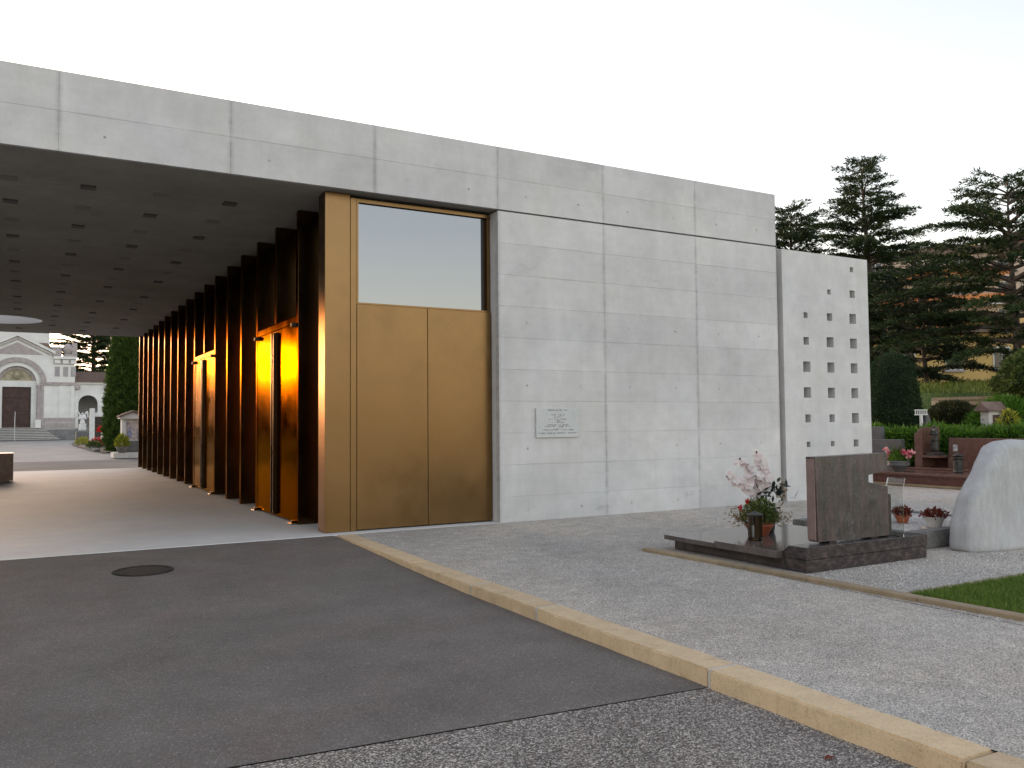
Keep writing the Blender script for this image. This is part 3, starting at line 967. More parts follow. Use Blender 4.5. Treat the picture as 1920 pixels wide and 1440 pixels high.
# ------------------------------------------------------------------ manhole
mh = thing('manhole_cover', (-5.17, -1.45, -.036), 'round dark iron manhole cover set in the asphalt', 'manhole cover')
N = 40
def asz(y):
    return -.006 + (y + .004) * (.044 / 1.996)
m = MB()
vs = [(-5.17, -1.45, asz(-1.45) + .006)]
for i in range(N):
    a = 2 * math.pi * i / N
    x, y = -5.17 + .31 * math.cos(a), -1.45 + .31 * math.sin(a)
    vs.append((x, y, asz(y) + .006))
for i in range(N):
    x, y, z = vs[1 + i]
    vs.append((x, y, z - .03))
m.add(vs, [(0, 1 + i, 1 + (i + 1) % N) for i in range(N)] + [(1 + i, 1 + N + i, 1 + N + (i + 1) % N, 1 + (i + 1) % N) for i in range(N)])
m.build('cover_plate', 'iron', mh)
m = MB()
for i in range(N):
    a, b = 2 * math.pi * i / N, 2 * math.pi * (i + 1) / N
    q = []
    for r, ang in ((.26, a), (.285, a), (.285, b), (.26, b)):
        x, y = -5.17 + r * math.cos(ang), -1.45 + r * math.sin(ang)
        q.append((x, y, asz(y) + .0115))
    m.add(q + [(x, y, z - .006) for x, y, z in q], [(0, 1, 2, 3), (0, 4, 5, 1), (2, 6, 7, 3)])
m.build('cover_ring', 'iron', mh)

# dark granite block under the porch at the left
blk = thing('granite_bench', (-8.6, 16.2, 0), 'dark red brown granite block standing under the porch', 'bench')
B('block', 'gran_red_dark', blk, -10.6, -6.575, 15.6, 16.5, .05, .80, bevel=.012, seg=2)
B('plinth', 'gran_red_dark', blk, -10.5, -6.66, 15.7, 16.4, .001, .049)

# =================================================================== NEAR GRAVE
g1 = thing('grave', (1.4, -4.5, 0), 'polished dark granite grave with notched headstone beside the gravel path', 'grave')
B('plinth', 'gran_dark', g1, .47, 2.28, -5.14, -3.47, .0, .115, bevel=.004)
B('cover_slab', 'gran_slab', g1, .35, 2.36, -4.26, -3.42, .116, .168, bevel=.005)
B('cover_slab', 'gran_slab', g1, .36, 2.36, -5.16, -4.264, .116, .190, bevel=.005)
# near block with sloping left shoulder, in two courses
m = MB().prism([(-5.47, .128), (-5.163, .128), (-5.163, .192), (-5.24, .25), (-5.47, .25)], 'x', .46, 2.36)
m.build('head_block', 'gran_vein', g1, bevel=.004)
B('base_block', 'gran_vein', g1, .465, 2.355, -5.465, -5.145, .0, .124, bevel=.004)
# headstone, profile in x/z, with a wedge notch on the right
HS0, HS1 = -5.36, -5.235
prof_h = [(.76, .27), (1.87, .262), (1.87, .795), (1.56, .85), (1.56, .925), (1.87, .965), (1.87, 1.155), (.74, 1.14)]
m = MB().prism(prof_h, 'y', HS0, HS1)
hs_o = m.build('headstone', 'gran_head', g1, bevel=.004)
m = MB().prism([(HS0 + .012, .29), (HS1 - .012, .29), (HS1 - .012, 1.12), (HS0 + .012, 1.12)], 'x', .733, .745)
m.build('split_edge', 'gran_pink', hs_o)
B('foot', 'black', g1, .95, 1.05, -5.34, -5.2, .25, .272)
B('foot', 'black', g1, 1.6, 1.7, -5.34, -5.2, .25, .264)
post = B('post', 'gran_dark', g1, 1.905, 1.985, -5.31, -5.22, .27, .70, bevel=.004)
B('post_foot', 'black', g1, 1.88, 2.01, -5.34, -5.19, .2505, .272, bevel=.006)
# curved glass sheet beside the post
m = MB()
pts = []
for i in range(11):
    t = i / 10
    pts.append((2.055 + .05 * (t ** 6), -5.40 + .0 * t, .25 + .62 * t))
vs = []
for x, y, z in pts:
    vs += [(x, y, z), (x, y + .22, z), (x + .008, y + .22, z), (x + .008, y, z)]
fs = []
for i in range(10):
    for j in range(4):
        k2 = (j + 1) % 4
        fs.append((4 * i + j, 4 * i + k2, 4 * i + 4 + k2, 4 * i + 4 + j))
fs += [(0, 1, 2, 3), (43, 42, 41, 40)]
m.add(vs, fs)
MB.build(m, 'glass_sheet', 'clear', g1)

# grave lantern
ln = thing('grave_lantern', (.80, -4.45, .19), 'small dark metal grave lantern with glass windows in front of the flower bowl', 'lantern')
c = (.80, -4.45, .191)
MB().lathe(c, [(.074, 0), (.080, .004), (.080, .028), (.068, .034)], 20).build('lantern_base', 'darkmetal', ln)
MB().lathe(c, [(.070, .262), (.086, .268), (.088, .282), (.06, .296), (.03, .305), (.022, .314), (.004, .318)], 20).build('lantern_lid', 'bronze_patina', ln)
for i in range(4):
    a = math.pi / 4 + i * math.pi / 2 + .35
    x, y = c[0] + .062 * math.cos(a), c[1] + .062 * math.sin(a)
    MB().box(x - .012, x + .012, y - .026, y + .026, c[2] + .030, c[2] + .265).rot((x, y), a).build('corner_bar', 'darkmetal', ln)
MB().lathe(c, [(.048, .032), (.050, .035), (.050, .258), (.048, .263)], 16).build('lantern_glass', 'clear', ln)
MB().lathe(c, [(.034, .034), (.036, .035), (.036, .15), (.03, .16)], 14).build('candle', 'stone_pale', ln)

def leafball(nr, c, rad, n, L, Wd, up=.4, shell=.35):
    d = unit(nr.normal(size=(n, 3)))
    d[:, 2] = np.abs(d[:, 2]) * .9 + .05
    r = (shell + (1 - shell) * nr.random((n, 1)) ** .6)
    P = np.array(c) + d * r * np.array(rad)
    D = d + nr.normal(size=(n, 3)) * .7
    D[:, 2] += up
    return leaves(P, D, nr.uniform(L * .6, L * 1.3, n), nr.uniform(Wd * .7, Wd * 1.3, n), nr)

def stems(nr, c, n, H, spread, r=.004, rings=5):
    m = MB()
    tips = []
    for i in range(n):
        a = nr.uniform(0, 2 * math.pi)
        s = nr.uniform(.2, 1) * spread
        h = H * nr.uniform(.7, 1.1)
        pts = [(c[0] + math.cos(a) * s * (t ** 1.5), c[1] + math.sin(a) * s * (t ** 1.5), c[2] + h * t) for t in np.linspace(0, 1, rings)]
        m.tube(pts, [r] * rings, 4)
        tips.append(pts[-1])
    return m, tips

nr = np.random.default_rng(11)
# terracotta bowl with bushy plant
bw = thing('flower_bowl', (1.20, -4.12, .17), 'orange terracotta bowl of bushy green plants with small red blooms', 'flower bowl')
c = (1.20, -4.12, .170)
MB().lathe(c, [(.085, 0), (.09, .004), (.14, .085), (.16, .12), (.168, .124), (.168, .14), (.15, .142), (.142, .12)], 26).build('bowl', 'terracotta', bw)
MB().lathe(c, [(.14, .11), (.142, .12), (.08, .132), (.01, .135)], 18).build('soil', 'earth', bw)
ms, tips = stems(nr, (c[0], c[1], c[2] + .12), 34, .30, .22)
ms.build('stems', 'bush', bw)
V = leafball(nr, (c[0], c[1], c[2] + .15), (.22, .22, .31), 1100, .045, .020)
tris('foliage', 'potleaf', bw, V)
# dry yellowish fringe hanging at both sides
P = []
for sx in (-1, 1):
    q = nr.normal(size=(220, 3)) * np.array([.06, .06, .05]) + np.array([c[0] + sx * .21, c[1] - sx * .11, c[2] + .21])
    P.append(q)
P = np.concatenate(P)
V = leaves(P, nr.normal(size=P.shape) + np.array([0, 0, .2]), nr.uniform(.03, .055, len(P)), nr.uniform(.008, .016, len(P)), nr)
tris('dry_fringe', 'dryleaf', bw, V)['kind'] = 'stuff'
for dx, dz in ((-.20, .33), (-.12, .40)):
    P = np.array([c[0] + dx, c[1] - dx * .5, c[2] + dz]) + nr.normal(size=(16, 3)) * .006
    V = leaves(P, nr.normal(size=(16, 3)), np.full(16, .036), np.full(16, .026), nr)
    tris('bloom', 'petal_red', bw, V)

# tall vase of artificial orchids
ov = thing('orchid_vase', (1.55, -3.92, .17), 'dark vase of pale pink artificial orchid sprays behind the terracotta bowl', 'flowers')
c = (1.55, -3.92, .169)
MB().lathe(c, [(.07, 0), (.075, .004), (.09, .12), (.11, .26), (.115, .27), (.10, .27), (.085, .25)], 18).build('vase', 'black', ov)
def spray(base, tip, nfl, name):
    m = MB()
    pts = []
    b, t_ = Vector(base), Vector(tip)
    for i in range(9):
        t = i / 8
        p = b.lerp(t_, t)
        p.z += .07 * math.sin(t * math.pi)
        pts.append(tuple(p))
    m.tube(pts, [.006 - .0004 * i for i in range(9)], 5)
    st = m.build(name, 'darkleaf', ov)
    VV = []
    for i in range(nfl):
        t = .30 + .68 * i / nfl
        k_ = t * 8
        a, bb = Vector(pts[int(k_)]), Vector(pts[min(8, int(k_) + 1)])
        p = a.lerp(bb, k_ - int(k_))
        p += Vector(nr.normal(size=3)) * .022
        nrm = Vector((-.5, -.8, .25)) + Vector(nr.normal(size=3)) * .35
        nrm.normalize()
        a1 = nrm.orthogonal().normalized()
        sz = .058 * (1.1 - .5 * max(0, t - .6))
        for q in range(5):
            dv = Quaternion(nrm, 2 * math.pi * q / 5 + i) @ a1
            sv = nrm.cross(dv)
            lift = nrm * .012
            VV.append([p + lift * .3, p + dv * sz * .6 - sv * sz * .42 + lift, p + dv * sz + lift * .3, p + dv * sz * .6 + sv * sz * .42 + lift])
    tris('blossoms', 'petal_pale', st, np.array([[tuple(x) for x in q] for q in VV]))
    # dark bud at the end
    MB().lathe((tip[0], tip[1], tip[2] - .008), [(.003, 0), (.012, .008), (.012, .018), (.003, .028)], 8).build('bud', 'black', st)
top = (c[0], c[1], c[2] + .26)
spray(top, (c[0] - .10, c[1] + .06, 1.13), 22, 'orchid_spray')
spray(top, (c[0] - .28, c[1] + .16, 1.05), 18, 'orchid_spray')
spray(top, (c[0] - .42, c[1] + .24, .84), 18, 'orchid_spray')
spray(top, (c[0] - .06, c[1] + .00, 1.02), 12, 'orchid_spray')
P = np.array(top) + nr.normal(size=(70, 3)) * np.array([.10, .10, .08]) + np.array([.03, 0, .20])
V = leaves(P, nr.normal(size=P.shape) + np.array([.2, 0, .6]), nr.uniform(.08, .16, len(P)), nr.uniform(.03, .05, len(P)), nr)
tris('dark_leaves', 'darkleaf', ov, V)
P = np.array(top) + nr.normal(size=(60, 3)) * np.array([.035, .035, .07]) + np.array([.20, -.05, .23])
V = leaves(P, nr.normal(size=P.shape) + np.array([0, 0, .6]), nr.uniform(.04, .07, len(P)), nr.uniform(.015, .03, len(P)), nr)
tris('brown_leaves', 'dryleaf', ov, V)

# =================================================================== SECOND GRAVE: boulder and white gravel bed
g2 = thing('gravel_grave', (3.7, -4.2, 0), 'grave bed of white marble chips inside a rough granite border', 'grave')
B('border', 'gran_rough', g2, 2.62, 4.90, -5.08, -4.90, .0, .20, bevel=.012, seg=2)
B('border', 'gran_rough', g2, 2.62, 2.80, -4.895, -3.50, .0, .20, bevel=.012, seg=2)
B('border', 'gran_rough', g2, 4.72, 4.90, -4.895, -3.50, .0, .20, bevel=.012, seg=2)
B('border', 'gran_rough', g2, 2.62, 4.90, -3.495, -3.32, .0, .20, bevel=.012, seg=2)
B('chippings', 'white_gravel', g2, 2.79, 4.73, -4.91, -3.49, .02, .185)

bd = thing('boulder_headstone', (4.05, -5.3, 0), 'large rough white boulder used as a headstone at the right edge', 'boulder')
bm = bmesh.new()
bmesh.ops.create_icosphere(bm, subdivisions=5, radius=1)
outl = [(-1.07, 0), (-1.06, .28), (-.95, .62), (-.80, .80), (-.62, 1.02), (-.44, 1.18), (-.28, 1.25), (-.02, 1.275), (.20, 1.27), (.42, 1.20), (.64, 1.08), (.86, .86), (1.0, .5), (1.05, .2), (1.05, 0)]
from mathutils import noise as mnoise
def half_ext(z):
    lo = hi = 0
    for (xa, za), (xb, zb_) in zip(outl[:-1], outl[1:]):
        if min(za, zb_) <= z <= max(za, zb_) and abs(za - zb_) > 1e-6:
            x = xa + (xb - xa) * (z - za) / (zb_ - za)
            lo, hi = min(lo, x), max(hi, x)
    return lo, hi
for v in bm.verts:
    s = v.co.copy()
    # squarer cross-section
    z = (s.z * .5 + .5)
    zz = 1.275 * min(1, max(0, (z - .06) / .94)) ** .8
    lo, hi = half_ext(min(zz, 1.272))
    r = math.hypot(s.x, s.y)
    cx_, sy_ = (s.x / r, s.y / r) if r > 1e-6 else (0, 0)
    e = .55
    qx = math.copysign(abs(cx_) ** e, cx_)
    qy = math.copysign(abs(sy_) ** e, sy_)
    capf = 1.0 if z > .06 else r / math.sqrt(max(1e-6, 1 - (.06 * 2 - 1) ** 2))
    topf = min(1.0, math.sqrt(max(0, 1.278 - zz) / .10)) if zz > 1.178 else 1.0
    x = ((lo + hi) / 2 + qx * (hi - lo) / 2 * min(1, capf)) 
    y = qy * (.25 - .07 * zz) * min(1, capf) * (topf if zz > 1.178 else 1)
    nn = mnoise.noise(Vector((x * 1.6, y * 2, zz * 1.6))) * .05 + mnoise.noise(Vector((x * 5, y * 5, zz * 5))) * .014
    v.co = Vector((x + nn * .5, y + nn, zz + nn * .4 if zz > .03 else zz))
me = bpy.data.meshes.new('boulder')
bm.to_mesh(me)
bm.free()
me.materials.append(MAT['boulder'])
me.polygons.foreach_set('use_smooth', [True] * len(me.polygons))
_reg(bpy.data.objects.new('boulder', me), bd, (4.12, -5.40, -.01))

def potted(name, label, loc, r, h, potmat, leafmat_, fol, n, L, Wd, cat='potted plant', group=None):
    t = thing(name, loc, label, cat, group)
    MB().lathe(loc, [(r * .6, 0), (r * .65, .005), (r * .95, h * .85), (r * 1.05, h * .87), (r * 1.05, h), (r * .9, h)], 18).build('pot', potmat, t)
    V = leafball(nr, (loc[0], loc[1], loc[2] + h * .95), fol, n, L, Wd)
    tris('foliage', leafmat_, t, V)
    return t
potted('red_plant', 'small rust red plant in an orange pot behind the dark headstone', (3.55, -4.30, .186), .10, .10, 'terracotta', 'rustleaf', (.12, .12, .12), 260, .045, .028)
potted('red_plant', 'rust red and green plant in a pale pot beside the boulder', (3.48, -4.80, .186), .12, .13, 'stone_pale', 'rustleaf', (.16, .16, .11), 280, .045, .028)
ps = thing('pebble', (3.2, -4.95, .19), 'single small pinkish pebble lying on the white chippings', 'pebble')
bm = bmesh.new()
bmesh.ops.create_icosphere(bm, subdivisions=2, radius=.03)
for v in bm.verts:
    v.co.z *= .6
    v.co *= 1 + .2 * mnoise.noise(v.co * 30)
me = bpy.data.meshes.new('stone')
bm.to_mesh(me); bm.free()
me.materials.append(MAT['salmon'])
_reg(bpy.data.objects.new('stone', me), ps, (3.2, -4.85, .20))

# =================================================================== RED GRANITE TOMB further back (faces the path, -X)
g3 = thing('red_tomb', (12.4, .6, 0), 'wide red granite family tomb with panels and a bench for a statue', 'tomb')
B('tomb_border', 'kerb_brown', g3, 11.15, 13.7, -2.2, 2.25, .0, .05, bevel=.006)
B('tomb_base', 'gran_red_dark', g3, 11.28, 13.6, -2.1, 2.15, .051, .24)
B('tomb_slab', 'gran_red', g3, 11.22, 13.62, -2.14, 2.18, .241, .30, bevel=.008)
B('tomb_step', 'gran_red', g3, 12.55, 13.60, -2.1, 2.08, .301, .345, bevel=.006)
m = MB().prism([(2.06, .346), (1.86, .346), (1.84, 1.32), (1.92, 1.28), (2.06, 1.12)], 'x', 12.85, 13.55)
m.build('side_panel', 'gran_red', g3, bevel=.006)
B('seat', 'gran_red', g3, 12.80, 13.5, 1.40, 1.845, .58, .635, bevel=.005)
B('seat_back', 'gran_red_dark', g3, 13.42, 13.54, 1.40, 1.84, .346, .57)
m = MB().prism([(1.385, .346), (-1.9, .346), (-1.9, 1.06), (1.34, 1.06)], 'x', 13.15, 13.40)
pan = m.build('name_panel', 'gran_red', g3, bevel=.006)
for y in (1.17, .42):
    B('portrait', 'photo', pan, 13.125, 13.147, y - .055, y + .055, .74, .90, bevel=.003)
B('inscription', 'gran_red_dark', pan, 13.14, 13.149, -.5, .2, .62, .70)

def figure(name, parent, loc, h, mat, face=math.pi, wings=False):
    """robed standing figure, head bent, hands joined: one skinned body"""
    J = {'hip': (0, 0, .50, .115), 'knee_r': (.06, .03, .27, .10), 'hem_r': (.075, .0, .03, .125), 'hem_l': (-.075, .0, .03, .125), 'knee_l': (-.06, .03, .27, .10),
         'waist': (0, 0, .60, .088), 'chest': (0, .0, .73, .105), 'neck': (0, .01, .835, .040), 'head': (0, .035, .90, .062), 'crown': (0, .03, .955, .050),
         'sh_r': (.115, 0, .79, .05), 'el_r': (.16, .05, .63, .046), 'ha_r': (.03, .14, .67, .03),
         'sh_l': (-.115, 0, .79, .05), 'el_l': (-.16, .05, .63, .046), 'ha_l': (-.03, .15, .68, .03)}
    E = [('hip', 'knee_r'), ('knee_r', 'hem_r'), ('hip', 'knee_l'), ('knee_l', 'hem_l'), ('hip', 'waist'), ('waist', 'chest'), ('chest', 'neck'), ('neck', 'head'), ('head', 'crown'),
         ('chest', 'sh_r'), ('sh_r', 'el_r'), ('el_r', 'ha_r'), ('chest', 'sh_l'), ('sh_l', 'el_l'), ('el_l', 'ha_l')]
    if wings:
        J.update({'w1': (.10, -.08, .84, .03), 'w2': (.22, -.14, 1.02, .05), 'w3': (.26, -.16, .70, .035), 'v1': (-.10, -.08, .84, .03), 'v2': (-.22, -.14, 1.02, .05), 'v3': (-.26, -.16, .70, .035)})
        E += [('chest', 'w1'), ('w1', 'w2'), ('w2', 'w3'), ('chest', 'v1'), ('v1', 'v2'), ('v2', 'v3')]
    ks = list(J)
    ca, sa = math.cos(face), math.sin(face)
    vs = [((J[k_][0] * ca - J[k_][1] * sa) * h, (J[k_][0] * sa + J[k_][1] * ca) * h, J[k_][2] * h) for k_ in ks]
    me = bpy.data.meshes.new(name)
    me.from_pydata(vs, [(ks.index(a), ks.index(b)) for a, b in E], [])
    o = bpy.data.objects.new(name, me)
    _reg(o, parent, loc)
    sk = o.modifiers.new('skin', 'SKIN')
    sk.use_smooth_shade = True
    for i, k_ in enumerate(ks):
        r = J[k_][3] * h
        me.skin_vertices[0].data[i].radius = (r, r)
        me.skin_vertices[0].data[i].use_root = (k_ == 'hip')
    ss = o.modifiers.new('sub', 'SUBSURF')
    ss.levels = ss.render_levels = 2
    me.materials.append(MAT[mat])
    return o
st = thing('bronze_statue', (13.0, 1.60, .64), 'dark bronze figure standing with folded hands on the red granite bench', 'statue')
figure('body', st, (13.0, 1.60, .70), .70, 'bronze_patina', face=R_(75))
B('statue_base', 'bronze_patina', st, 12.86, 13.16, 1.46, 1.76, .637, .705, bevel=.008)

gl = thing('grave_vase', (12.0, .40, .30), 'dark metal grave lantern on the red granite slab', 'lantern')
MB().lathe((12.0, .38, .301), [(.10, 0), (.11, .03), (.09, .06), (.10, .30), (.13, .33), (.13, .36), (.06, .38)], 12).build('lantern_body', 'bronze_patina', gl)
MB().lathe((12.0, .38, .301), [(.12, .381), (.13, .39), (.03, .44), (.01, .45)], 12).build('lantern_lid', 'darkmetal', gl)

pb = thing('pink_flower_bowl', (11.6, 1.62, .30), 'grey ribbed bowl of pink and white flowers at the red tomb corner', 'flowers')
c = (11.62, 1.62, .301)
MB().lathe(c, [(.12, 0), (.13, .02), (.22, .13), (.25, .14), (.25, .17), (.235, .18), (.235, .20), (.25, .21), (.25, .24), (.21, .245)], 20).build('bowl', 'gran_grey', pb)
ms, tips = stems(nr, (c[0], c[1], c[2] + .22), 40, .40, .24)
ms.build('stems', 'bush', pb)
V = leafball(nr, (c[0], c[1], c[2] + .22), (.22, .22, .30), 700, .07, .02, .8)
tris('foliage', 'hedge', pb, V)
VV = []
cl = [(-.05, .28, .50), (-.0, .22, .45), (.02, .16, .40), (.0, .10, .38), (-.05, .33, .30), (.0, -.10, .46), (.0, -.18, .42), (.0, -.24, .44), (.0, -.36, .46), (.05, -.22, .36), (.0, .25, .34)]
for dx, dy, dz in cl:
    p = Vector(c) + Vector((dx, dy, dz))
    for q in range(16):
        dv = Vector(nr.normal(size=3)).normalized()
        sv = dv.orthogonal().normalized()
        sz = .095
        VV.append([p, p + dv * sz * .6 - sv * sz * .4, p + dv * sz, p + dv * sz * .6 + sv * sz * .4])
tris('blossoms', 'petal_pink', pb, np.array([[tuple(x) for x in q] for q in VV]))

g4 = thing('grey_grave', (13.0, 3.3, 0), 'low grey granite headstone half hidden behind the pierced wall', 'grave')
B('headstone', 'gran_grey', g4, 13.3, 13.45, 2.75, 4.4, .1, 1.0, bevel=.008)
B('kerb_frame', 'gran_grey', g4, 11.6, 13.5, 2.6, 4.4, .0, .12, bevel=.008)
B('stele', 'gran_grey', g4, 13.46, 13.6, 3.45, 4.3, .1, 1.33, bevel=.008)

# =================================================================== PLANTS
def shaped_leaves(nr, n, P, Nn, L, Wd, jitter=.5, upb=.2):
    D = Nn + nr.normal(size=(n, 3)) * jitter
    D[:, 2] += upb
    return leaves(P, D, nr.uniform(L * .6, L * 1.35, n), nr.uniform(Wd * .7, Wd * 1.3, n), nr)

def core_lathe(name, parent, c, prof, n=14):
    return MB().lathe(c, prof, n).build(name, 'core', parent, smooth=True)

# hedge
hedge = thing('clipped_hedge', (14.6, 0, 0), 'long bright green hedge behind the red granite tomb', 'hedge')
n = 34000
y = nr.uniform(-10, 7, n)
side = nr.random(n)
zt = 1.16 + .05 * np.sin(y * 3.1) + .04 * np.sin(y * 7.7)
x = np.where(side < .55, 14.15 + nr.normal(size=n) * .04, nr.uniform(14.15, 15.1, n))
z = np.where(side < .55, nr.random(n) * 1.16, zt + nr.normal(size=n) * .05)
Nn = np.where((side < .55)[:, None], np.array([-1., 0, .2]), np.array([0, 0, 1.]))
V = shaped_leaves(nr, n, np.stack([x, y, z], 1), Nn, .15, .035, .5, .5)
tris('foliage', 'hedge', hedge, V)
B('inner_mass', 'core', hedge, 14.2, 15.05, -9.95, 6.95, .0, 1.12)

def topiary(name, label, cat, c, prof, n, L, Wd, mat, group=None, trunk=0, upb=.2, lump=.06):
    """prof: list of (radius, z) outline; leaves scattered over the surface of revolution"""
    t = thing(name, c, label, cat, group)
    prof = np.array(prof)
    seg = np.hypot(np.diff(prof[:, 0]), np.diff(prof[:, 1]))
    area = seg * (prof[:-1, 0] + prof[1:, 0] + .02)
    cum = np.cumsum(area) / area.sum()
    s = np.searchsorted(cum, nr.random(n))
    f = nr.random(n)
    r = prof[s, 0] * (1 - f) + prof[s + 1, 0] * f
    z = prof[s, 1] * (1 - f) + prof[s + 1, 1] * f
    a = nr.uniform(0, 2 * math.pi, n)
    r = r * (1 + lump * np.sin(a * 5 + z * 4) + lump * np.sin(a * 9 - z * 7) + lump * .8 * np.sin(z * 11 + a * 2)) + nr.normal(size=n) * .035
    dz, dr = np.diff(prof[:, 1])[s], np.diff(prof[:, 0])[s]
    Nn = unit(np.stack([np.cos(a) * dz, np.sin(a) * dz, -dr + 1e-6], 1))
    P = np.stack([c[0] + r * np.cos(a), c[1] + r * np.sin(a), c[2] + z], 1)
    tris('crown', mat, t, shaped_leaves(nr, n, P, Nn, L, Wd, .6, upb))
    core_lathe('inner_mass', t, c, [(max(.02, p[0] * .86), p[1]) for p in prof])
    if trunk:
        MB().tube([(c[0], c[1], 0 if c[2] > .3 else c[2]), (c[0], c[1], c[2] + prof[0][1] + .3)], [trunk, trunk * .8], 8).build('trunk', 'bark', t)
    return t
# clipped yew cone
p = azp(53.65, 27)
topiary('clipped_yew', 'tall dark green clipped yew cone behind the hedge', 'yew', (p.x, p.y, 0), [(.70, .1), (.74, .8), (.70, 1.8), (.62, 2.5), (.50, 3.05), (.30, 3.32), (.05, 3.42)], 26000, .07, .025, 'yew', lump=.015)
# round dark shrubs in front of the beige wall
p = azp(56.9, 29.2)
topiary('round_shrub', 'dark rounded shrub in front of the beige frame wall, left of two', 'shrub', (p.x, p.y, 0), [(.55, .2), (.8, .8), (.82, 1.3), (.62, 1.75), (.3, 1.97), (.05, 2.02)], 9000, .10, .05, 'ivy', 'dark shrubs by the beige wall', lump=.05)
p = azp(57.95, 29.0)
topiary('round_shrub', 'dark rounded shrub beside the small gabled shrine, right of two', 'shrub', (p.x, p.y, 0), [(.5, .2), (.75, .7), (.74, 1.2), (.55, 1.6), (.25, 1.8), (.05, 1.86)], 8000, .10, .05, 'ivy', 'dark shrubs by the beige wall', lump=.05)
# round broadleaf tree at the right edge
p = azp(61.75, 29)
topiary('round_tree', 'rounded light green clipped tree at the right edge', 'tree', (p.x, p.y, 0), [(.35, 1.35), (.95, 1.55), (1.25, 2.1), (1.22, 2.7), (.95, 3.2), (.5, 3.5), (.05, 3.58)], 17000, .12, .06, 'bush', trunk=.10, lump=.04)
p = azp(59.6, 27.2)
topiary('fern_shrub', 'feathery blue green shrub at the foot of the round tree', 'shrub', (p.x, p.y, 0), [(.3, .9), (.65, 1.2), (.75, 1.5), (.5, 1.85), (.05, 2.0)], 6000, .22, .03, 'hedge', trunk=.06, lump=.08)
p = azp(59.75, 24.5)
topiary('yellow_shrub', 'small yellow green upright shrub beside the gabled shrine', 'shrub', (p.x, p.y, 0), [(.12, .9), (.2, 1.2), (.16, 1.5), (.03, 1.7)], 1200, .10, .03, 'yellowleaf', trunk=.04)

# beige frame wall behind the shrubs
t = thing('garden_wall', (0, 0, 0), 'beige rendered wall with brown coping behind the dark shrubs', 'wall')
t.location = azp(58, 31); W[t.name] = azp(58, 31)
a, b = azp(56.0, 31.2), azp(62.5, 30.0)
dv = (b - a).normalized()
nv = Vector((-dv.y, dv.x, 0))
def wallbox(a, b, th, z0, z1, name, mat, parent):
    m = MB()
    q = [a, b, b + nv * th, a + nv * th]
    m.add([(v.x, v.y, z0) for v in q] + [(v.x, v.y, z1) for v in q], [(0, 3, 2, 1), (4, 5, 6, 7), (0, 1, 5, 4), (1, 2, 6, 5), (2, 3, 7, 6), (3, 0, 4, 7)])
    return m.build(name, mat, parent)
wallbox(a, b, .2, 0, 2.12, 'wall_body', 'ochre_wall', t)
wallbox(a - nv * .06 - dv * .1, b - nv * .06, .32, 2.125, 2.22, 'coping', 'kerb_brown', t)
wallbox(a - nv * .08 - dv * .1, a - nv * .08 + dv * .12, .07, 0, 2.12, 'end_post', 'ochre_wall', t)

# small gabled shrine
p = azp(58.9, 26.5)
t = thing('gabled_shrine', (p.x, p.y, 0), 'small white shrine with brown saddle roof behind the hedge', 'shrine')
ang = R_(-25)
MB().box(p.x - .19, p.x + .19, p.y - .18, p.y + .18, .0, 1.72).rot(p, ang).build('shrine_body', 'stone_pale', t)
MB().box(p.x - .08, p.x + .12, p.y - .20, p.y - .181, 1.3, 1.62).rot(p, ang).build('niche', 'wood_dark', t)
MB().prism([(p.x - .29, 1.721), (p.x + .29, 1.721), (p.x + .29, 1.76), (p.x, 1.98), (p.x - .29, 1.76)], 'y', p.y - .30, p.y + .30).rot(p, ang + R_(90)).build('shrine_roof', 'tile', t)

# white lattice and dark cap stones behind the hedge
p = azp(55.2, 26)
t = thing('white_lattice', (p.x, p.y, 0), 'small white openwork grave rail above the hedge', 'railing')
m = MB()
L0 = 1.66
for i in range(7):
    x = p.x - .15 + i * .05
    m.box(x - .009, x + .009, p.y - .01, p.y + .01, L0, L0 + .10)
m.box(p.x - .17, p.x + .17, p.y - .015, p.y + .015, L0 + .101, L0 + .125)
m.box(p.x - .17, p.x + .17, p.y - .015, p.y + .015, L0 - .03, L0 - .002)
m.rot(p, R_(-35)).build('rail', 'white', t)
MB().box(p.x - .03, p.x + .03, p.y - .03, p.y + .03, 0, L0 - .032).build('post', 'white', t)
p = azp(54.8, 28)
t = thing('dark_capstone', (p.x, p.y, 0), 'dark headstone with flat cap rising over the hedge', 'headstone')
B('cap', 'gran_grey', t, p.x - .28, p.x + .28, p.y - .2, p.y + .2, 1.66, 1.73, bevel=.01)
B('stele', 'gran_dark', t, p.x - .2, p.x + .2, p.y - .12, p.y + .12, 0, 1.658)
p = azp(55.5, 27)
t = thing('pointed_stone', (p.x, p.y, 0), 'pale rough pointed headstone beside the bronze figure', 'headstone')
MB().lathe((p.x, p.y, 0), [(.18, 0), (.16, .8), (.13, 1.3), (.08, 1.6), (.02, 1.72)], 9).build('stone', 'gran_rough', t)

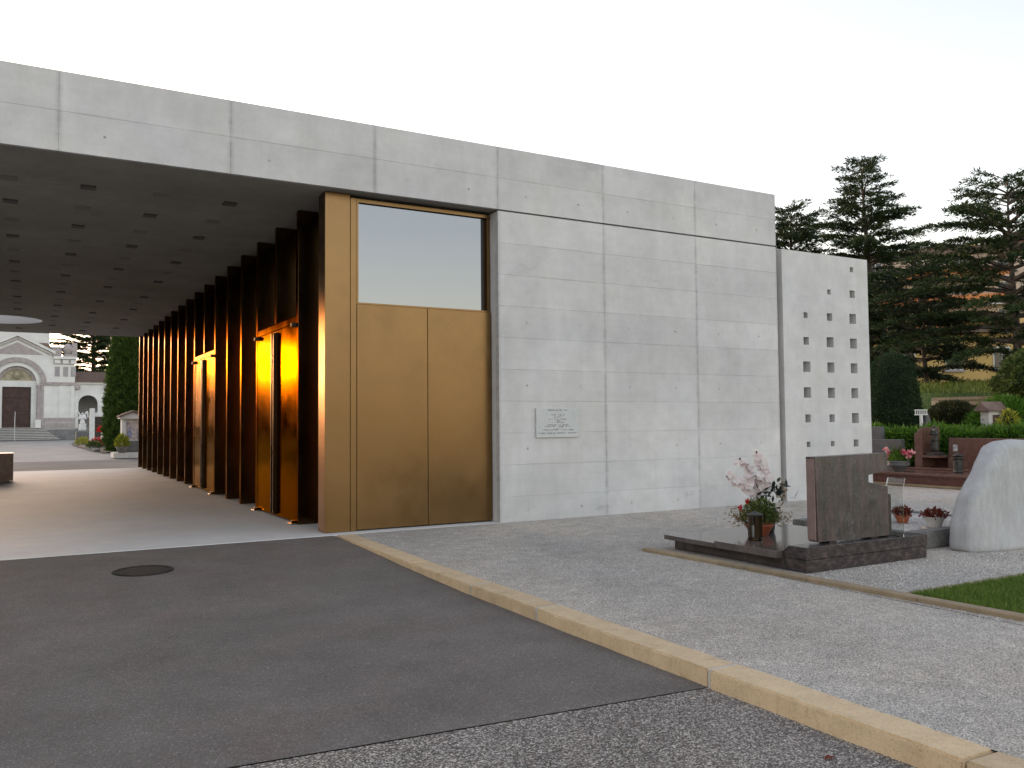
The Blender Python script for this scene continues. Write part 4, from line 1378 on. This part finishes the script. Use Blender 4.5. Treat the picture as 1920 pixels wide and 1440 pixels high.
# cedars ------------------------------------------------------------
def cedar(name, label, base, H, prof, nbr, seed, mat, lean=0.0, t0=.12, dens=1.0, group='tall cedars at the right', per=6, lsize=1.0):
    """prof(t): branch length at relative height t"""
    nr = np.random.default_rng(seed)
    t = thing(name, base, label, 'cedar', group)
    bx, by, bz = base
    def trunk_p(s):
        return np.array([bx + lean * s * H + .12 * math.sin(s * 5 + seed), by + .1 * math.sin(s * 4 + seed * 2), bz + s * H])
    ss = np.linspace(0, 1, 16)
    MB().tube([tuple(trunk_p(s)) for s in ss], [max(.02, .30 * H / 14 * (1 - s) ** .8) for s in ss], 9).build('trunk', 'bark', t, smooth=True)
    limbs = MB()
    PP, DD, LL = [], [], []
    for i in range(nbr):
        wi = i // per
        s = t0 + (1 - t0) * ((wi + .5) / (nbr / per)) ** .9
        s = min(.992, s + nr.normal() * .006)
        az = wi * 1.1 + (i % per) * 2 * math.pi / per + nr.normal() * .35
        L = prof(s) * nr.uniform(.42, 1.22)
        if L < .15:
            L = .15
        p0 = trunk_p(s)
        d = np.array([math.cos(az), math.sin(az), 0])
        rise = (.20 + .38 * s ** 1.5) * nr.uniform(.5, 1.4)
        sag = (.30 - .10 * s) * nr.uniform(.6, 1.3)
        def bp(q):
            return p0 + d * L * q + np.array([0, 0, L * (rise * q - sag * q * q)])
        qs = np.linspace(0, 1, 6)
        limbs.tube([tuple(bp(q)) for q in qs], [max(.008, .022 * L * (1 - q) ** .9 + .006) for q in qs], 4)
        # flat side twigs
        nt = max(6, int(L * 11 * dens))
        for k in range(nt):
            q = .16 + .84 * (k + nr.random()) / nt
            pq = bp(q)
            sgn = 1 if k % 2 else -1
            perp = np.array([-d[1], d[0], 0]) * sgn
            tl = (.30 + .36 * L * (1 - q) ** .7 * .55) * nr.uniform(.6, 1.25)
            tl = min(tl, .85)
            td = unit((d * nr.uniform(.5, 1.0) + perp * nr.uniform(.45, 1.0) + np.array([0, 0, nr.normal() * .10 - .05]))[None])[0]
            nn = max(6, int(tl / .029 * dens / lsize))
            w = (np.arange(nn) + nr.random(nn)) / nn
            pts = pq + td * (w * tl)[:, None]
            pts[:, 2] -= .10 * w * w * tl
            pts += nr.normal(size=pts.shape) * np.array([.035, .035, .03])
            dirs = td + nr.normal(size=(nn, 3)) * .45
            dirs[:, 2] += .28
            PP.append(pts)
            DD.append(dirs)
            LL.append(nr.uniform(.11, .27, nn) * lsize)
    # leader tuft
    limbs.build('limbs', 'bark', t)
    P, D, L = np.concatenate(PP), np.concatenate(DD), np.concatenate(LL)
    V = leaves(P, D, L, L * nr.uniform(.15, .29, len(L)), nr)
    tris('crown', mat, t, V)
    return t, len(P)

def pf_(top_w, low_w, pw=.8):
    return lambda s: .25 + (low_w - .25) * (1 - s) ** pw if s > .0 else low_w

tot = 0
p = azp(52.35, 48)
_, k = cedar('cedar_tree', 'tall straight cedar rising just right of the pierced wall', (p.x, p.y, 2.9), 12.2, lambda s: .40 + 5.0 * (1 - s) ** .72, 162, 5, 'cedar', t0=.05, dens=1.15); tot += k
p = azp(60.2, 41)
_, k = cedar('cedar_tree', 'broad layered cedar at the right edge of the picture', (p.x, p.y, 2.7), 8.9, lambda s: .6 + 6.0 * (1 - s) ** .60, 80, 8, 'cedar', dens=1.15, per=5); tot += k
p = azp(47.95, 52)
_, k = cedar('cedar_tree', 'smaller cedar top showing above the pierced wall beside the roof corner', (p.x, p.y, 2.0), 11.9, lambda s: .5 + 5.2 * (1 - s) ** .6, 96, 13, 'cedar', dens=1.15, t0=.40); tot += k
p = azp(55.4, 43.5)
_, k = cedar('cedar_tree', 'dense dark low cedar between the two tall cedars', (p.x, p.y, 2.85), 5.8, lambda s: .4 + 3.3 * (1 - s) ** .5, 72, 21, 'cedar_blue', dens=1.0, t0=.10); tot += k
print('needle tufts', tot)

# =================================================================== BUILDINGS ON THE RISE
def block(name, label, az, d, w, dep, z0, h, mat, yawdeg, storeys, bays, winw, winh, roofmat='tile', balc=None, roofh=1.2, group=None, frame='white'):
    c = azp(az, d, z0)
    t = thing(name, c, label, 'building', group)
    yw = R_(yawdeg)
    def mk(m):
        return m.rot(c, yw)
    mk(MB().box(c.x - w / 2, c.x + w / 2, c.y - dep / 2, c.y + dep / 2, z0 - 2, z0 + h)).build('wall', mat, t)
    rf = mk(MB().prism([(c.x - w / 2 - .5, z0 + h + .002), (c.x + w / 2 + .5, z0 + h + .002), (c.x + w / 2 + .5, z0 + h + .2), (c.x, z0 + h + roofh), (c.x - w / 2 - .5, z0 + h + .2)], 'y', c.y - dep / 2 - .5, c.y + dep / 2 + .5)).build('roof', roofmat, t)
    mk(MB().box(c.x + 1, c.x + 1.8, c.y - .4, c.y + .4, z0 + h + .3, z0 + h + roofh + 1.0)).build('chimney', mat, rf)
    sh = h / storeys
    for r in range(storeys):
        for i in range(bays):
            x = c.x - w / 2 + w * (i + .5) / bays
            z = z0 + sh * r + sh * .3
            y = c.y - dep / 2
            wn_ = mk(MB().box(x - winw / 2, x + winw / 2, y - .05, y + .02, z, z + winh)).build('window', frame, t)
            for s in (-1, 1):
                mk(MB().box(x + s * winw * .23 - winw * .19, x + s * winw * .23 + winw * .19, y - .075, y - .052, z + .08, z + winh - .08)).build('pane', 'winglass', wn_)
            mk(MB().box(x - winw / 2 - .1, x + winw / 2 + .1, y - .16, y - .002, z - .12, z - .003)).build('sill', 'trim', wn_)
        # gable side windows
        for i in range(2):
            y = c.y - dep / 2 + dep * (i + .5) / 2
            z = z0 + sh * r + sh * .3
            x = c.x - w / 2
            wn_ = mk(MB().box(x - .05, x + .02, y - winw / 2, y + winw / 2, z, z + winh)).build('window', frame, t)
            mk(MB().box(x - .075, x - .052, y - winw * .42, y + winw * .42, z + .08, z + winh - .08)).build('pane', 'winglass', wn_)
        if balc:
            z = z0 + sh * r + .05
            b_ = mk(MB().box(c.x - w * .42, c.x + w * .42, c.y - dep / 2 - 1.3, c.y - dep / 2 - .002, z - .15, z)).build('balcony', 'stone_pale', t)
            mk(MB().box(c.x - w * .42, c.x + w * .42, c.y - dep / 2 - 1.3, c.y - dep / 2 - 1.2, z + .003, z + .95)).build('parapet', balc, b_)
    return t
block('ochre_house', 'long ochre yellow house with white framed windows on the grassy bank', 59.5, 66, 22, 9, 3.6, 3.3, 'ochre', -42, 1, 8, 1.0, 1.4, balc=None, roofh=.5)
block('orange_apartments', 'apartment block with bright orange balcony fronts seen through the cedars', 56.0, 105, 16, 12, 5, 13.6, 'salmon', -50, 5, 4, 1.3, 1.5, roofmat='tile', balc='orange', roofh=1.0)
block('orange_apartments', 'pale yellow apartment tower with a roof box behind the orange balconies', 57.6, 130, 14, 12, 6, 16.0, 'ochre', -50, 6, 4, 1.2, 1.4, roofmat='ochre', balc='salmon', roofh=2.0)
block('grey_building', 'plain blue grey building glimpsed between branches at the right', 59.4, 120, 13, 12, 6, 15.0, 'bluegrey', -48, 5, 3, 1.2, 1.4, roofmat='bluegrey', roofh=.6)
block('pink_building', 'dull pink building glimpsed behind the right hand cedar trunk', 61.0, 112, 9, 12, 6, 14.5, 'pinkwall', -48, 5, 3, 1.1, 1.4, roofmat='tile', roofh=1.6)
block('pale_building', 'pale grey building behind the tall straight cedar', 53.2, 125, 12, 12, 6, 14.0, 'bluegrey', -50, 5, 3, 1.2, 1.4, roofmat='tile', roofh=1.5)

# =================================================================== CHURCH SQUARE (left, through the porch)
def arch_wall(m, x0, x1, z0, z1, cx, r, zs, ya, yb, seg=20, w=None):
    """wall with an arched opening: half width r, spring height zs"""
    m.box(x0, cx - r, ya, yb, z0, z1)
    m.box(cx + r, x1, ya, yb, z0, z1)
    for i in range(seg):
        a, b = math.pi * i / seg, math.pi * (i + 1) / seg
        xa, za, xb, zb_ = cx + r * math.cos(a), zs + r * math.sin(a), cx + r * math.cos(b), zs + r * math.sin(b)
        vs = [(xa, ya, za), (xb, ya, zb_), (xb, ya, z1), (xa, ya, z1), (xa, yb, za), (xb, yb, zb_), (xb, yb, z1), (xa, yb, z1)]
        m.add(vs, [(0, 1, 2, 3), (7, 6, 5, 4), (0, 4, 5, 1), (3, 2, 6, 7)])
    return m
def arch_ring(m, cx, zs, r0, r1, ya, yb, seg=24):
    for i in range(seg):
        a, b = math.pi * i / seg, math.pi * (i + 1) / seg
        q = [(r0, a), (r1, a), (r1, b), (r0, b)]
        vs = [(cx + r * math.cos(t), ya, zs + r * math.sin(t)) for r, t in q] + [(cx + r * math.cos(t), yb, zs + r * math.sin(t)) for r, t in q]
        m.add(vs, [(0, 1, 2, 3), (1, 5, 6, 2), (0, 3, 7, 4), (7, 6, 5, 4)])
    return m
CX, CY, CB = -7.25, 100.0, 1.42
ch = thing('chapel', (CX, CY, 0), 'white neo-romanesque chapel with arched portal and steps', 'church')
HW = 5.85
for s in (-1, 1):
    B('base_course', 'trim', ch, *sorted((CX + s * 1.96, CX + s * (HW + .08))), CY - .10, CY + .88, CB + .002, CB + 1.1)
B('base_course', 'trim', ch, CX - HW - .08, CX + HW + .08, CY - .101, CY + 3, .0, CB)
m = MB()
arch_wall(m, CX - HW, CX + HW, CB + .003, 9.6, CX, 1.95, 6.45, CY, CY + .9)
fr = m.build('front_wall', 'plaster', ch)
B('nave_wall', 'plaster', ch, CX - HW + .05, CX + HW - .05, CY + .91, CY + 22, .0, 9.6)
B('nave_upper', 'plaster', ch, CX - 3.3, CX + 3.3, CY + 4, CY + 22, 9.61, 13.4)
MB().prism([(CX - 4.6, 9.62), (CX + 4.6, 9.62), (CX + 3.0, 11.2), (CX - 3.0, 11.2)], 'y', CY + 1.1, CY + 3.9).build('porch_roof', 'tile', ch)
# gable
m = MB().prism([(CX - 3.6, 9.605), (CX + 3.6, 9.605), (CX + 3.6, 9.9), (CX, 11.75), (CX - 3.6, 9.9)], 'y', CY + .02, CY + .9)
gb = m.build('gable', 'plaster', ch)
for s in (-1, 1):
    m = MB().prism([(CX, 11.80), (CX + s * 3.8, 9.86), (CX + s * 3.8, 10.16), (CX, 12.15)], 'y', CY - .35, CY + 1.0)
    m.build('gable_cornice', 'plaster', gb)
    m = MB().prism([(CX, 11.40), (CX + s * 3.3, 9.72), (CX + s * 3.3, 9.86), (CX, 11.55)], 'y', CY - .12, CY + .018)
    m.build('gable_moulding', 'trim', gb)
MB().prism([(CX - 2.6, 9.75), (CX + 2.6, 9.75), (CX, 11.1)], 'y', CY - .05, CY + .016).build('gable_relief', 'trim', gb)
for s in (-1, 1):
    # shoulders
    xa, xb = sorted((CX + s * 3.62, CX + s * (HW + .15)))
    B('shoulder_cornice', 'plaster', ch, xa, xb, CY - .40, CY + .95, 9.30, 9.62)
    B('frieze', 'trim', ch, xa + .02, xb - .1, CY - .10, CY - .002, 8.72, 9.29)
    for i, fx in enumerate((.18, .56, .92)):
        x = CX + s * (3.62 + fx * (HW - 3.62))
        B('frieze_block', 'plaster', ch, x - .30, x + .30, CY - .20, CY - .102, 8.78, 9.25)
        nb = B('blind_window', 'trim', ch, x - .26, x + .26, CY - .06, CY - .003, 7.30, 8.42)
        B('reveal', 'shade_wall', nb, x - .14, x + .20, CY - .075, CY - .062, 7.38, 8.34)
    B('string_course', 'trim', ch, *sorted((CX + s * 2.3, CX + s * (HW + .12))), CY - .16, CY - .004, 6.25, 6.62)
    B('corner_pilaster', 'plaster', ch, *sorted((CX + s * 4.2, CX + s * 5.0)), CY - .10, CY - .003, CB + 1.1, 6.24)
    B('corner_pilaster', 'plaster', ch, *sorted((CX + s * 5.4, CX + s * 5.84)), CY - .10, CY - .003, CB + 1.1, 6.24)
    # roof ornaments
    x = CX + s * 3.95
    B('acroterion', 'trim', ch, x - .5, x + .5, CY - .3, CY + .6, 9.63, 10.55, bevel=.08)
    B('acroterion_cap', 'white_stone', ch, x - .56, x + .56, CY - .36, CY + .66, 10.56, 10.72)
    x = CX + s * 5.1
    MB().lathe((x, CY + .1, 9.625), [(.55, 0), (.55, .25), (.35, .3), (.62, .7), (.62, 1.0), (.35, 1.35), (.1, 1.5)], 12).build('urn', 'trim', ch)
    x = CX + s * 5.75
    B('acroterion', 'trim', ch, x - .28, x + .28, CY - .3, CY + .4, 9.63, 11.2, bevel=.05)
    # portal columns
    x = CX + s * 2.15
    MB().lathe((x, CY - .15, CB + .9), [(.20, 0), (.17, .05), (.15, 3.6), (.22, 3.75), (.24, 3.95)], 12).build('portal_column', 'trim', ch)
    B('column_base', 'plaster', ch, x - .30, x + .30, CY - .45, CY - .004, CB, CB + .9)
    x = CX + s * 2.55
    B('portal_pier', 'trim', ch, x - .14, x + .14, CY - .12, CY - .003, CB + .9, 6.24)
m = MB()
arch_ring(m, CX, 6.45, 2.42, 2.95, CY - .22, CY - .001)
m.build('archivolt', 'trim', ch)
m = MB()
arch_ring(m, CX, 6.45, 1.96, 2.20, CY - .10, CY - .0005)
m.build('archivolt', 'plaster', ch)
m = MB()
arch_ring(m, CX, 6.45, .02, 1.94, CY + .5, CY + .6)
lun = m.build('lunette', 'lunette', ch)
m = MB()
arch_ring(m, CX, 6.45, 1.60, 1.93, CY + .35, CY + .499)
m.build('lunette_border', 'trim', lun)
MB().lathe((CX, CY + .46, 6.9), [(.1, 0), (.35, .2), (.45, .5), (.3, .8), (.05, 1.0)], 10).build('lunette_relief', 'lunette', lun)
B('lintel', 'plaster', ch, CX - 1.94, CX + 1.94, CY + .30, CY + .62, 6.05, 6.75)
for s in (-1, 1):
    B('portal_jamb', 'plaster', ch, *sorted((CX + s * 1.42, CX + s * 1.945)), CY + .28, CY + .62, CB, 6.045)
    dl = B('door_leaf', 'wood_dark', ch, *sorted((CX + s * .01, CX + s * 1.415)), CY + .55, CY + .64, CB, 6.045)
    for z in (1.7, 3.2, 4.7):
        B('door_panel', 'wood_dark', dl, *sorted((CX + s * .2, CX + s * 1.25)), CY + .50, CY + .548, z + .1, z + 1.2, bevel=.03)
# steps
for i in range(8):
    B('step', 'step', ch, CX - 2.4 - (8 - i) * .22, CX + 2.4 + (8 - i) * .22, CY - .45 - (8 - i) * .38, CY - .12, i * .1775, (i + 1) * .1775 - .06)
    B('tread', 'stone_pale', ch, CX - 2.4 - (8 - i) * .22 - .05, CX + 2.4 + (8 - i) * .22 + .05, CY - .45 - (8 - i) * .38 - .07, CY - .13, (i + 1) * .1775 - .058, (i + 1) * .1775 - .001)
B('podium', 'step', ch, CX + 2.7, CX + HW + 3.4, CY - 1.0, CY - .11, .0, 1.15)
B('podium', 'step', ch, CX - HW - 3.4, CX - 2.7, CY - 1.0, CY - .11, .0, 1.15)
rail = thing('iron_railing', (CX + 4.6, CY - .9, 1.15), 'low pale iron railing with scrolls right of the chapel steps', 'railing')
m = MB()
for i in range(26):
    x = CX + 2.95 + i * .125
    m.box(x - .015, x + .015, CY - .86, CY - .83, 1.16, 2.0)
m.box(CX + 2.9, CX + 6.15, CY - .87, CY - .82, 2.001, 2.05)
m.box(CX + 2.9, CX + 6.15, CY - .87, CY - .82, 1.22, 1.25)
m.build('balusters', 'stone_pale', rail)
hr = thing('handrail', (CX, CY - 3, 0), 'slim pale handrail post in the middle of the chapel steps', 'handrail')
MB().tube([(CX - .1, CY - 3.55, .0), (CX - .1, CY - 3.55, 2.2), (CX - .1, CY - .5, 3.2)], [.045, .045, .045], 6).build('rail', 'stone_pale', hr)

# portico wing
pt = thing('cemetery_portico', (1.6, 101, 0), 'white portico wing with dark arch and tiled roof beside the chapel', 'portico')
m = MB()
arch_wall(m, -1.38, 2.0, CB - .1, 6.45, .03, 1.02, 4.15, 100.4, 101.0)
arch_wall(m, 2.0, 5.4, CB - .1, 6.45, 3.7, 1.02, 4.15, 100.4, 101.0)
arch_wall(m, 5.4, 8.8, CB - .1, 6.45, 7.1, 1.02, 4.15, 100.4, 101.0)
m.build('arcade_wall', 'plaster', pt)
B('portico_base', 'step', pt, -1.3, 9, 99.4, 105, .0, CB - .102)
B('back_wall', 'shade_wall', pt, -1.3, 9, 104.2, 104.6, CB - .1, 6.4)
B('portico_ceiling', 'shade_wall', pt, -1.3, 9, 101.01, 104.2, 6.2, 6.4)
B('cornice', 'plaster', pt, -1.38, 9, 100.15, 101.0, 6.455, 6.68)
m = MB().prism([(99.9, 6.69), (105.2, 6.69), (105.2, 6.8), (102.6, 8.0), (99.9, 6.85)], 'x', -1.38, 9.2)
rf = m.build('tiled_roof', 'tile', pt)
for i in range(34):
    MB().prism([(99.88, 6.86), (102.6, 8.01), (102.6, 8.09), (99.88, 6.94)], 'x', -1.3 + i * .31, -1.3 + i * .31 + .12).build('tile_row', 'tile', rf)
for x in (-1.2, 2.0, 5.4):
    B('pier', 'plaster', pt, x - .18, x + .18, 100.2, 100.398, CB - .1, 6.45)
    MB().lathe((x, 100.12, 5.75), [(.1, 0), (.32, .12), (.36, .32), (.32, .52), (.1, .64)], 12).build('medallion', 'trim', pt)

# thuja column left of the fins
def cypress(name, label, c, H, Rr, n, mat, cat='cypress', group=None):
    return topiary(name, label, cat, c, [(Rr * .80, .05), (Rr * .98, H * .06), (Rr, H * .2), (Rr * .90, H * .4), (Rr * .68, H * .62), (Rr * .42, H * .82), (.04, H)], n, .26, .07, mat, group, trunk=.12, upb=1.1, lump=.07)
cypress('thuja_tree', 'large dense green thuja just left of the bronze fins', (-1.10, 43.2, 0), 10.0, 1.12, 26000, 'thuja')
cypress('thuja_tree', 'second thuja standing behind the shrine, mostly hidden by the fins', (.9, 41.5, 0), 8.6, 1.15, 12000, 'thuja')
# unseen thuja row added left of the chapel to block the low sun
sun_blocker = cypress('thuja_tree', 'thuja in the row left of the chapel', (-9.6 - 5.0, 92, 0), 10.0, 1.6, 9000, 'thuja', group='thuja row left of the chapel')
for i in range(1, 14):
    c_ = sun_blocker.copy()
    COL.objects.link(c_)
    loc = Vector((-14.6 - i * 2.25, 92 + .8 * math.sin(i * 2.1), 0))
    c_.location = loc
    c_.scale = (1, 1, .77 if -27 < loc.x < -19.6 else 1.55 + .16 * ((i * 37) % 10) / 10)  # lower stretch shaped to let the sun reach the doors
    W[c_.name] = loc
    for ch_ in sun_blocker.children:
        k_ = ch_.copy()
        COL.objects.link(k_)
        k_.parent = c_
# trees behind the chapel
_, k = cedar('cedar_tree', 'dark cedar behind the portico roof right of the chapel', (1.2, 113, 0), 21, lambda s: 1.5 + 5.5 * (1 - s) ** .5, 190, 31, 'cedar', dens=1.0, t0=.25, lsize=1.6, group=None)
_, k = cedar('cedar_tree', 'dark cedar further right behind the large thuja', (7.5, 118, 0), 22, lambda s: 1.0 + 6.5 * (1 - s) ** .5, 90, 37, 'cedar_blue', dens=.8, t0=.25, lsize=1.6, group=None)

# painted shrine beside the thuja
t = thing('painted_shrine', (-1.6, 33.5, 0), 'stone shrine with faded painted panel and small gable roof', 'shrine')
B('shrine_step', 'stone_pale', t, -2.70, -.6, 32.6, 34.3, .0, .26, bevel=.02)
B('shrine_side', 'stone_pale', t, -2.30, -2.13, 33.2, 34.0, .262, 1.86)
B('shrine_side', 'stone_pale', t, -1.52, -1.35, 33.2, 34.0, .262, 1.86)
B('shrine_back', 'stone_pale', t, -2.128, -1.522, 33.35, 33.95, .262, 1.86)
B('fresco', 'fresco', t, -2.10, -1.55, 33.335, 33.348, .88, 1.68)
B('fresco_figure', 'fresco_blue', t, -2.06, -1.86, 33.322, 33.333, .95, 1.28)
B('altar', 'gran_grey', t, -2.12, -1.53, 32.95, 33.33, .262, .80, bevel=.02)
MB().prism([(-2.42, 1.862), (-1.23, 1.862), (-1.23, 1.93), (-1.825, 2.18), (-2.42, 1.93)], 'y', 33.05, 34.1).build('gable', 'stone_pale', t)
MB().prism([(-2.47, 1.94), (-1.825, 2.20), (-1.825, 2.27), (-2.47, 2.01)], 'y', 32.9, 34.15).build('roof_slab', 'tile', t)
MB().prism([(-1.18, 1.94), (-1.825, 2.20), (-1.825, 2.27), (-1.18, 2.01)], 'y', 32.9, 34.15).build('roof_slab', 'tile', t)
potted('yellow_plant', 'yellow green shrub in a stone bowl before the painted shrine', (-2.32, 32.75, .262), .30, .28, 'gran_rough', 'yellowleaf', (.30, .30, .62), 700, .14, .05)
# graves along the edge of the square
t = thing('white_cross', (-1.2, 62, 0), 'white stone cross over a dark grave slab beside the thuja', 'cross')
B('upright', 'white_stone', t, -2.02, -1.66, 61.9, 62.2, .0, 2.9, bevel=.02)
B('arm', 'white_stone', t, -1.655, -.2, 61.95, 62.15, 2.25, 2.58, bevel=.02)
B('tablet', 'gran_dark', t, -1.655, -.25, 62.0, 62.1, .3, 2.245)
t = thing('angel_statue', (-2.1, 72, 0), 'white marble angel on a dark pedestal beside the cross', 'statue')
figure('body', t, (-2.0, 72, 1.05), 1.75, 'white_stone', face=math.pi, wings=True)
B('pedestal', 'gran_grey', t, -2.5, -1.5, 71.6, 72.4, .0, 1.05, bevel=.04)
fl = [(-2.7, 58, .55, 'yellowleaf', 'yellow flowers on the low grave bed nearest the chapel steps'), (-1.9, 55, .5, 'petal_red', 'red flowers on a grave left of the thuja'), (-2.2, 51, .45, 'rustleaf', 'dark red bedding plants along the path edge'), (-1.5, 56.5, .5, 'petal_pale', 'pale flowers below the white cross'), (-2.6, 47.5, .4, 'bush', 'green bedding plant at the foot of the thuja')]
for x, y, r, mt, lb in fl:
    potted('grave_flowers', lb, (x, y, .0), r * .55, .22, 'gran_rough', mt, (r, r, r), 260, .16, .08, cat='flowers')
t = thing('red_rose_vase', (-1.35, 58, 0), 'bright red bouquet in a tall pale vase before the white cross', 'flowers')
MB().lathe((-1.35, 58, 0), [(.12, 0), (.10, .5), (.14, .95), (.16, 1.05)], 10).build('vase', 'stone_pale', t)
tris('bouquet', 'petal_red', t, leafball(nr, (-1.35, 58, 1.1), (.36, .36, .42), 240, .18, .12))
t = thing('stone_border', (-2.8, 53, 0), 'row of rough border stones edging the grave beds by the square', 'border')
for i in range(26):
    y = 44.5 + i * .85
    MB().box(-2.75 - .012 * (y - 44), -2.45 - .012 * (y - 44), y, y + .7, .0, .16 + .05 * rng.random()).build('border_stone', 'gran_rough', t, bevel=.03)
sheet('planting_bed', 'earth', [(-2.5, 42), (12, 42), (12, 75), (-2.75, 75)], .02)

# small fallen leaf on the aggregate paving
t = thing('fallen_leaf', (-2.9, -9.1, -.11), 'small reddish dry leaf lying on the aggregate paving', 'leaf')
MB().add([(-2.93, -8.55, -.112), (-2.90, -8.58, -.100), (-2.86, -8.56, -.108), (-2.89, -8.53, -.104)], [(0, 1, 2, 3)]).build('blade', 'rustleaf', t)
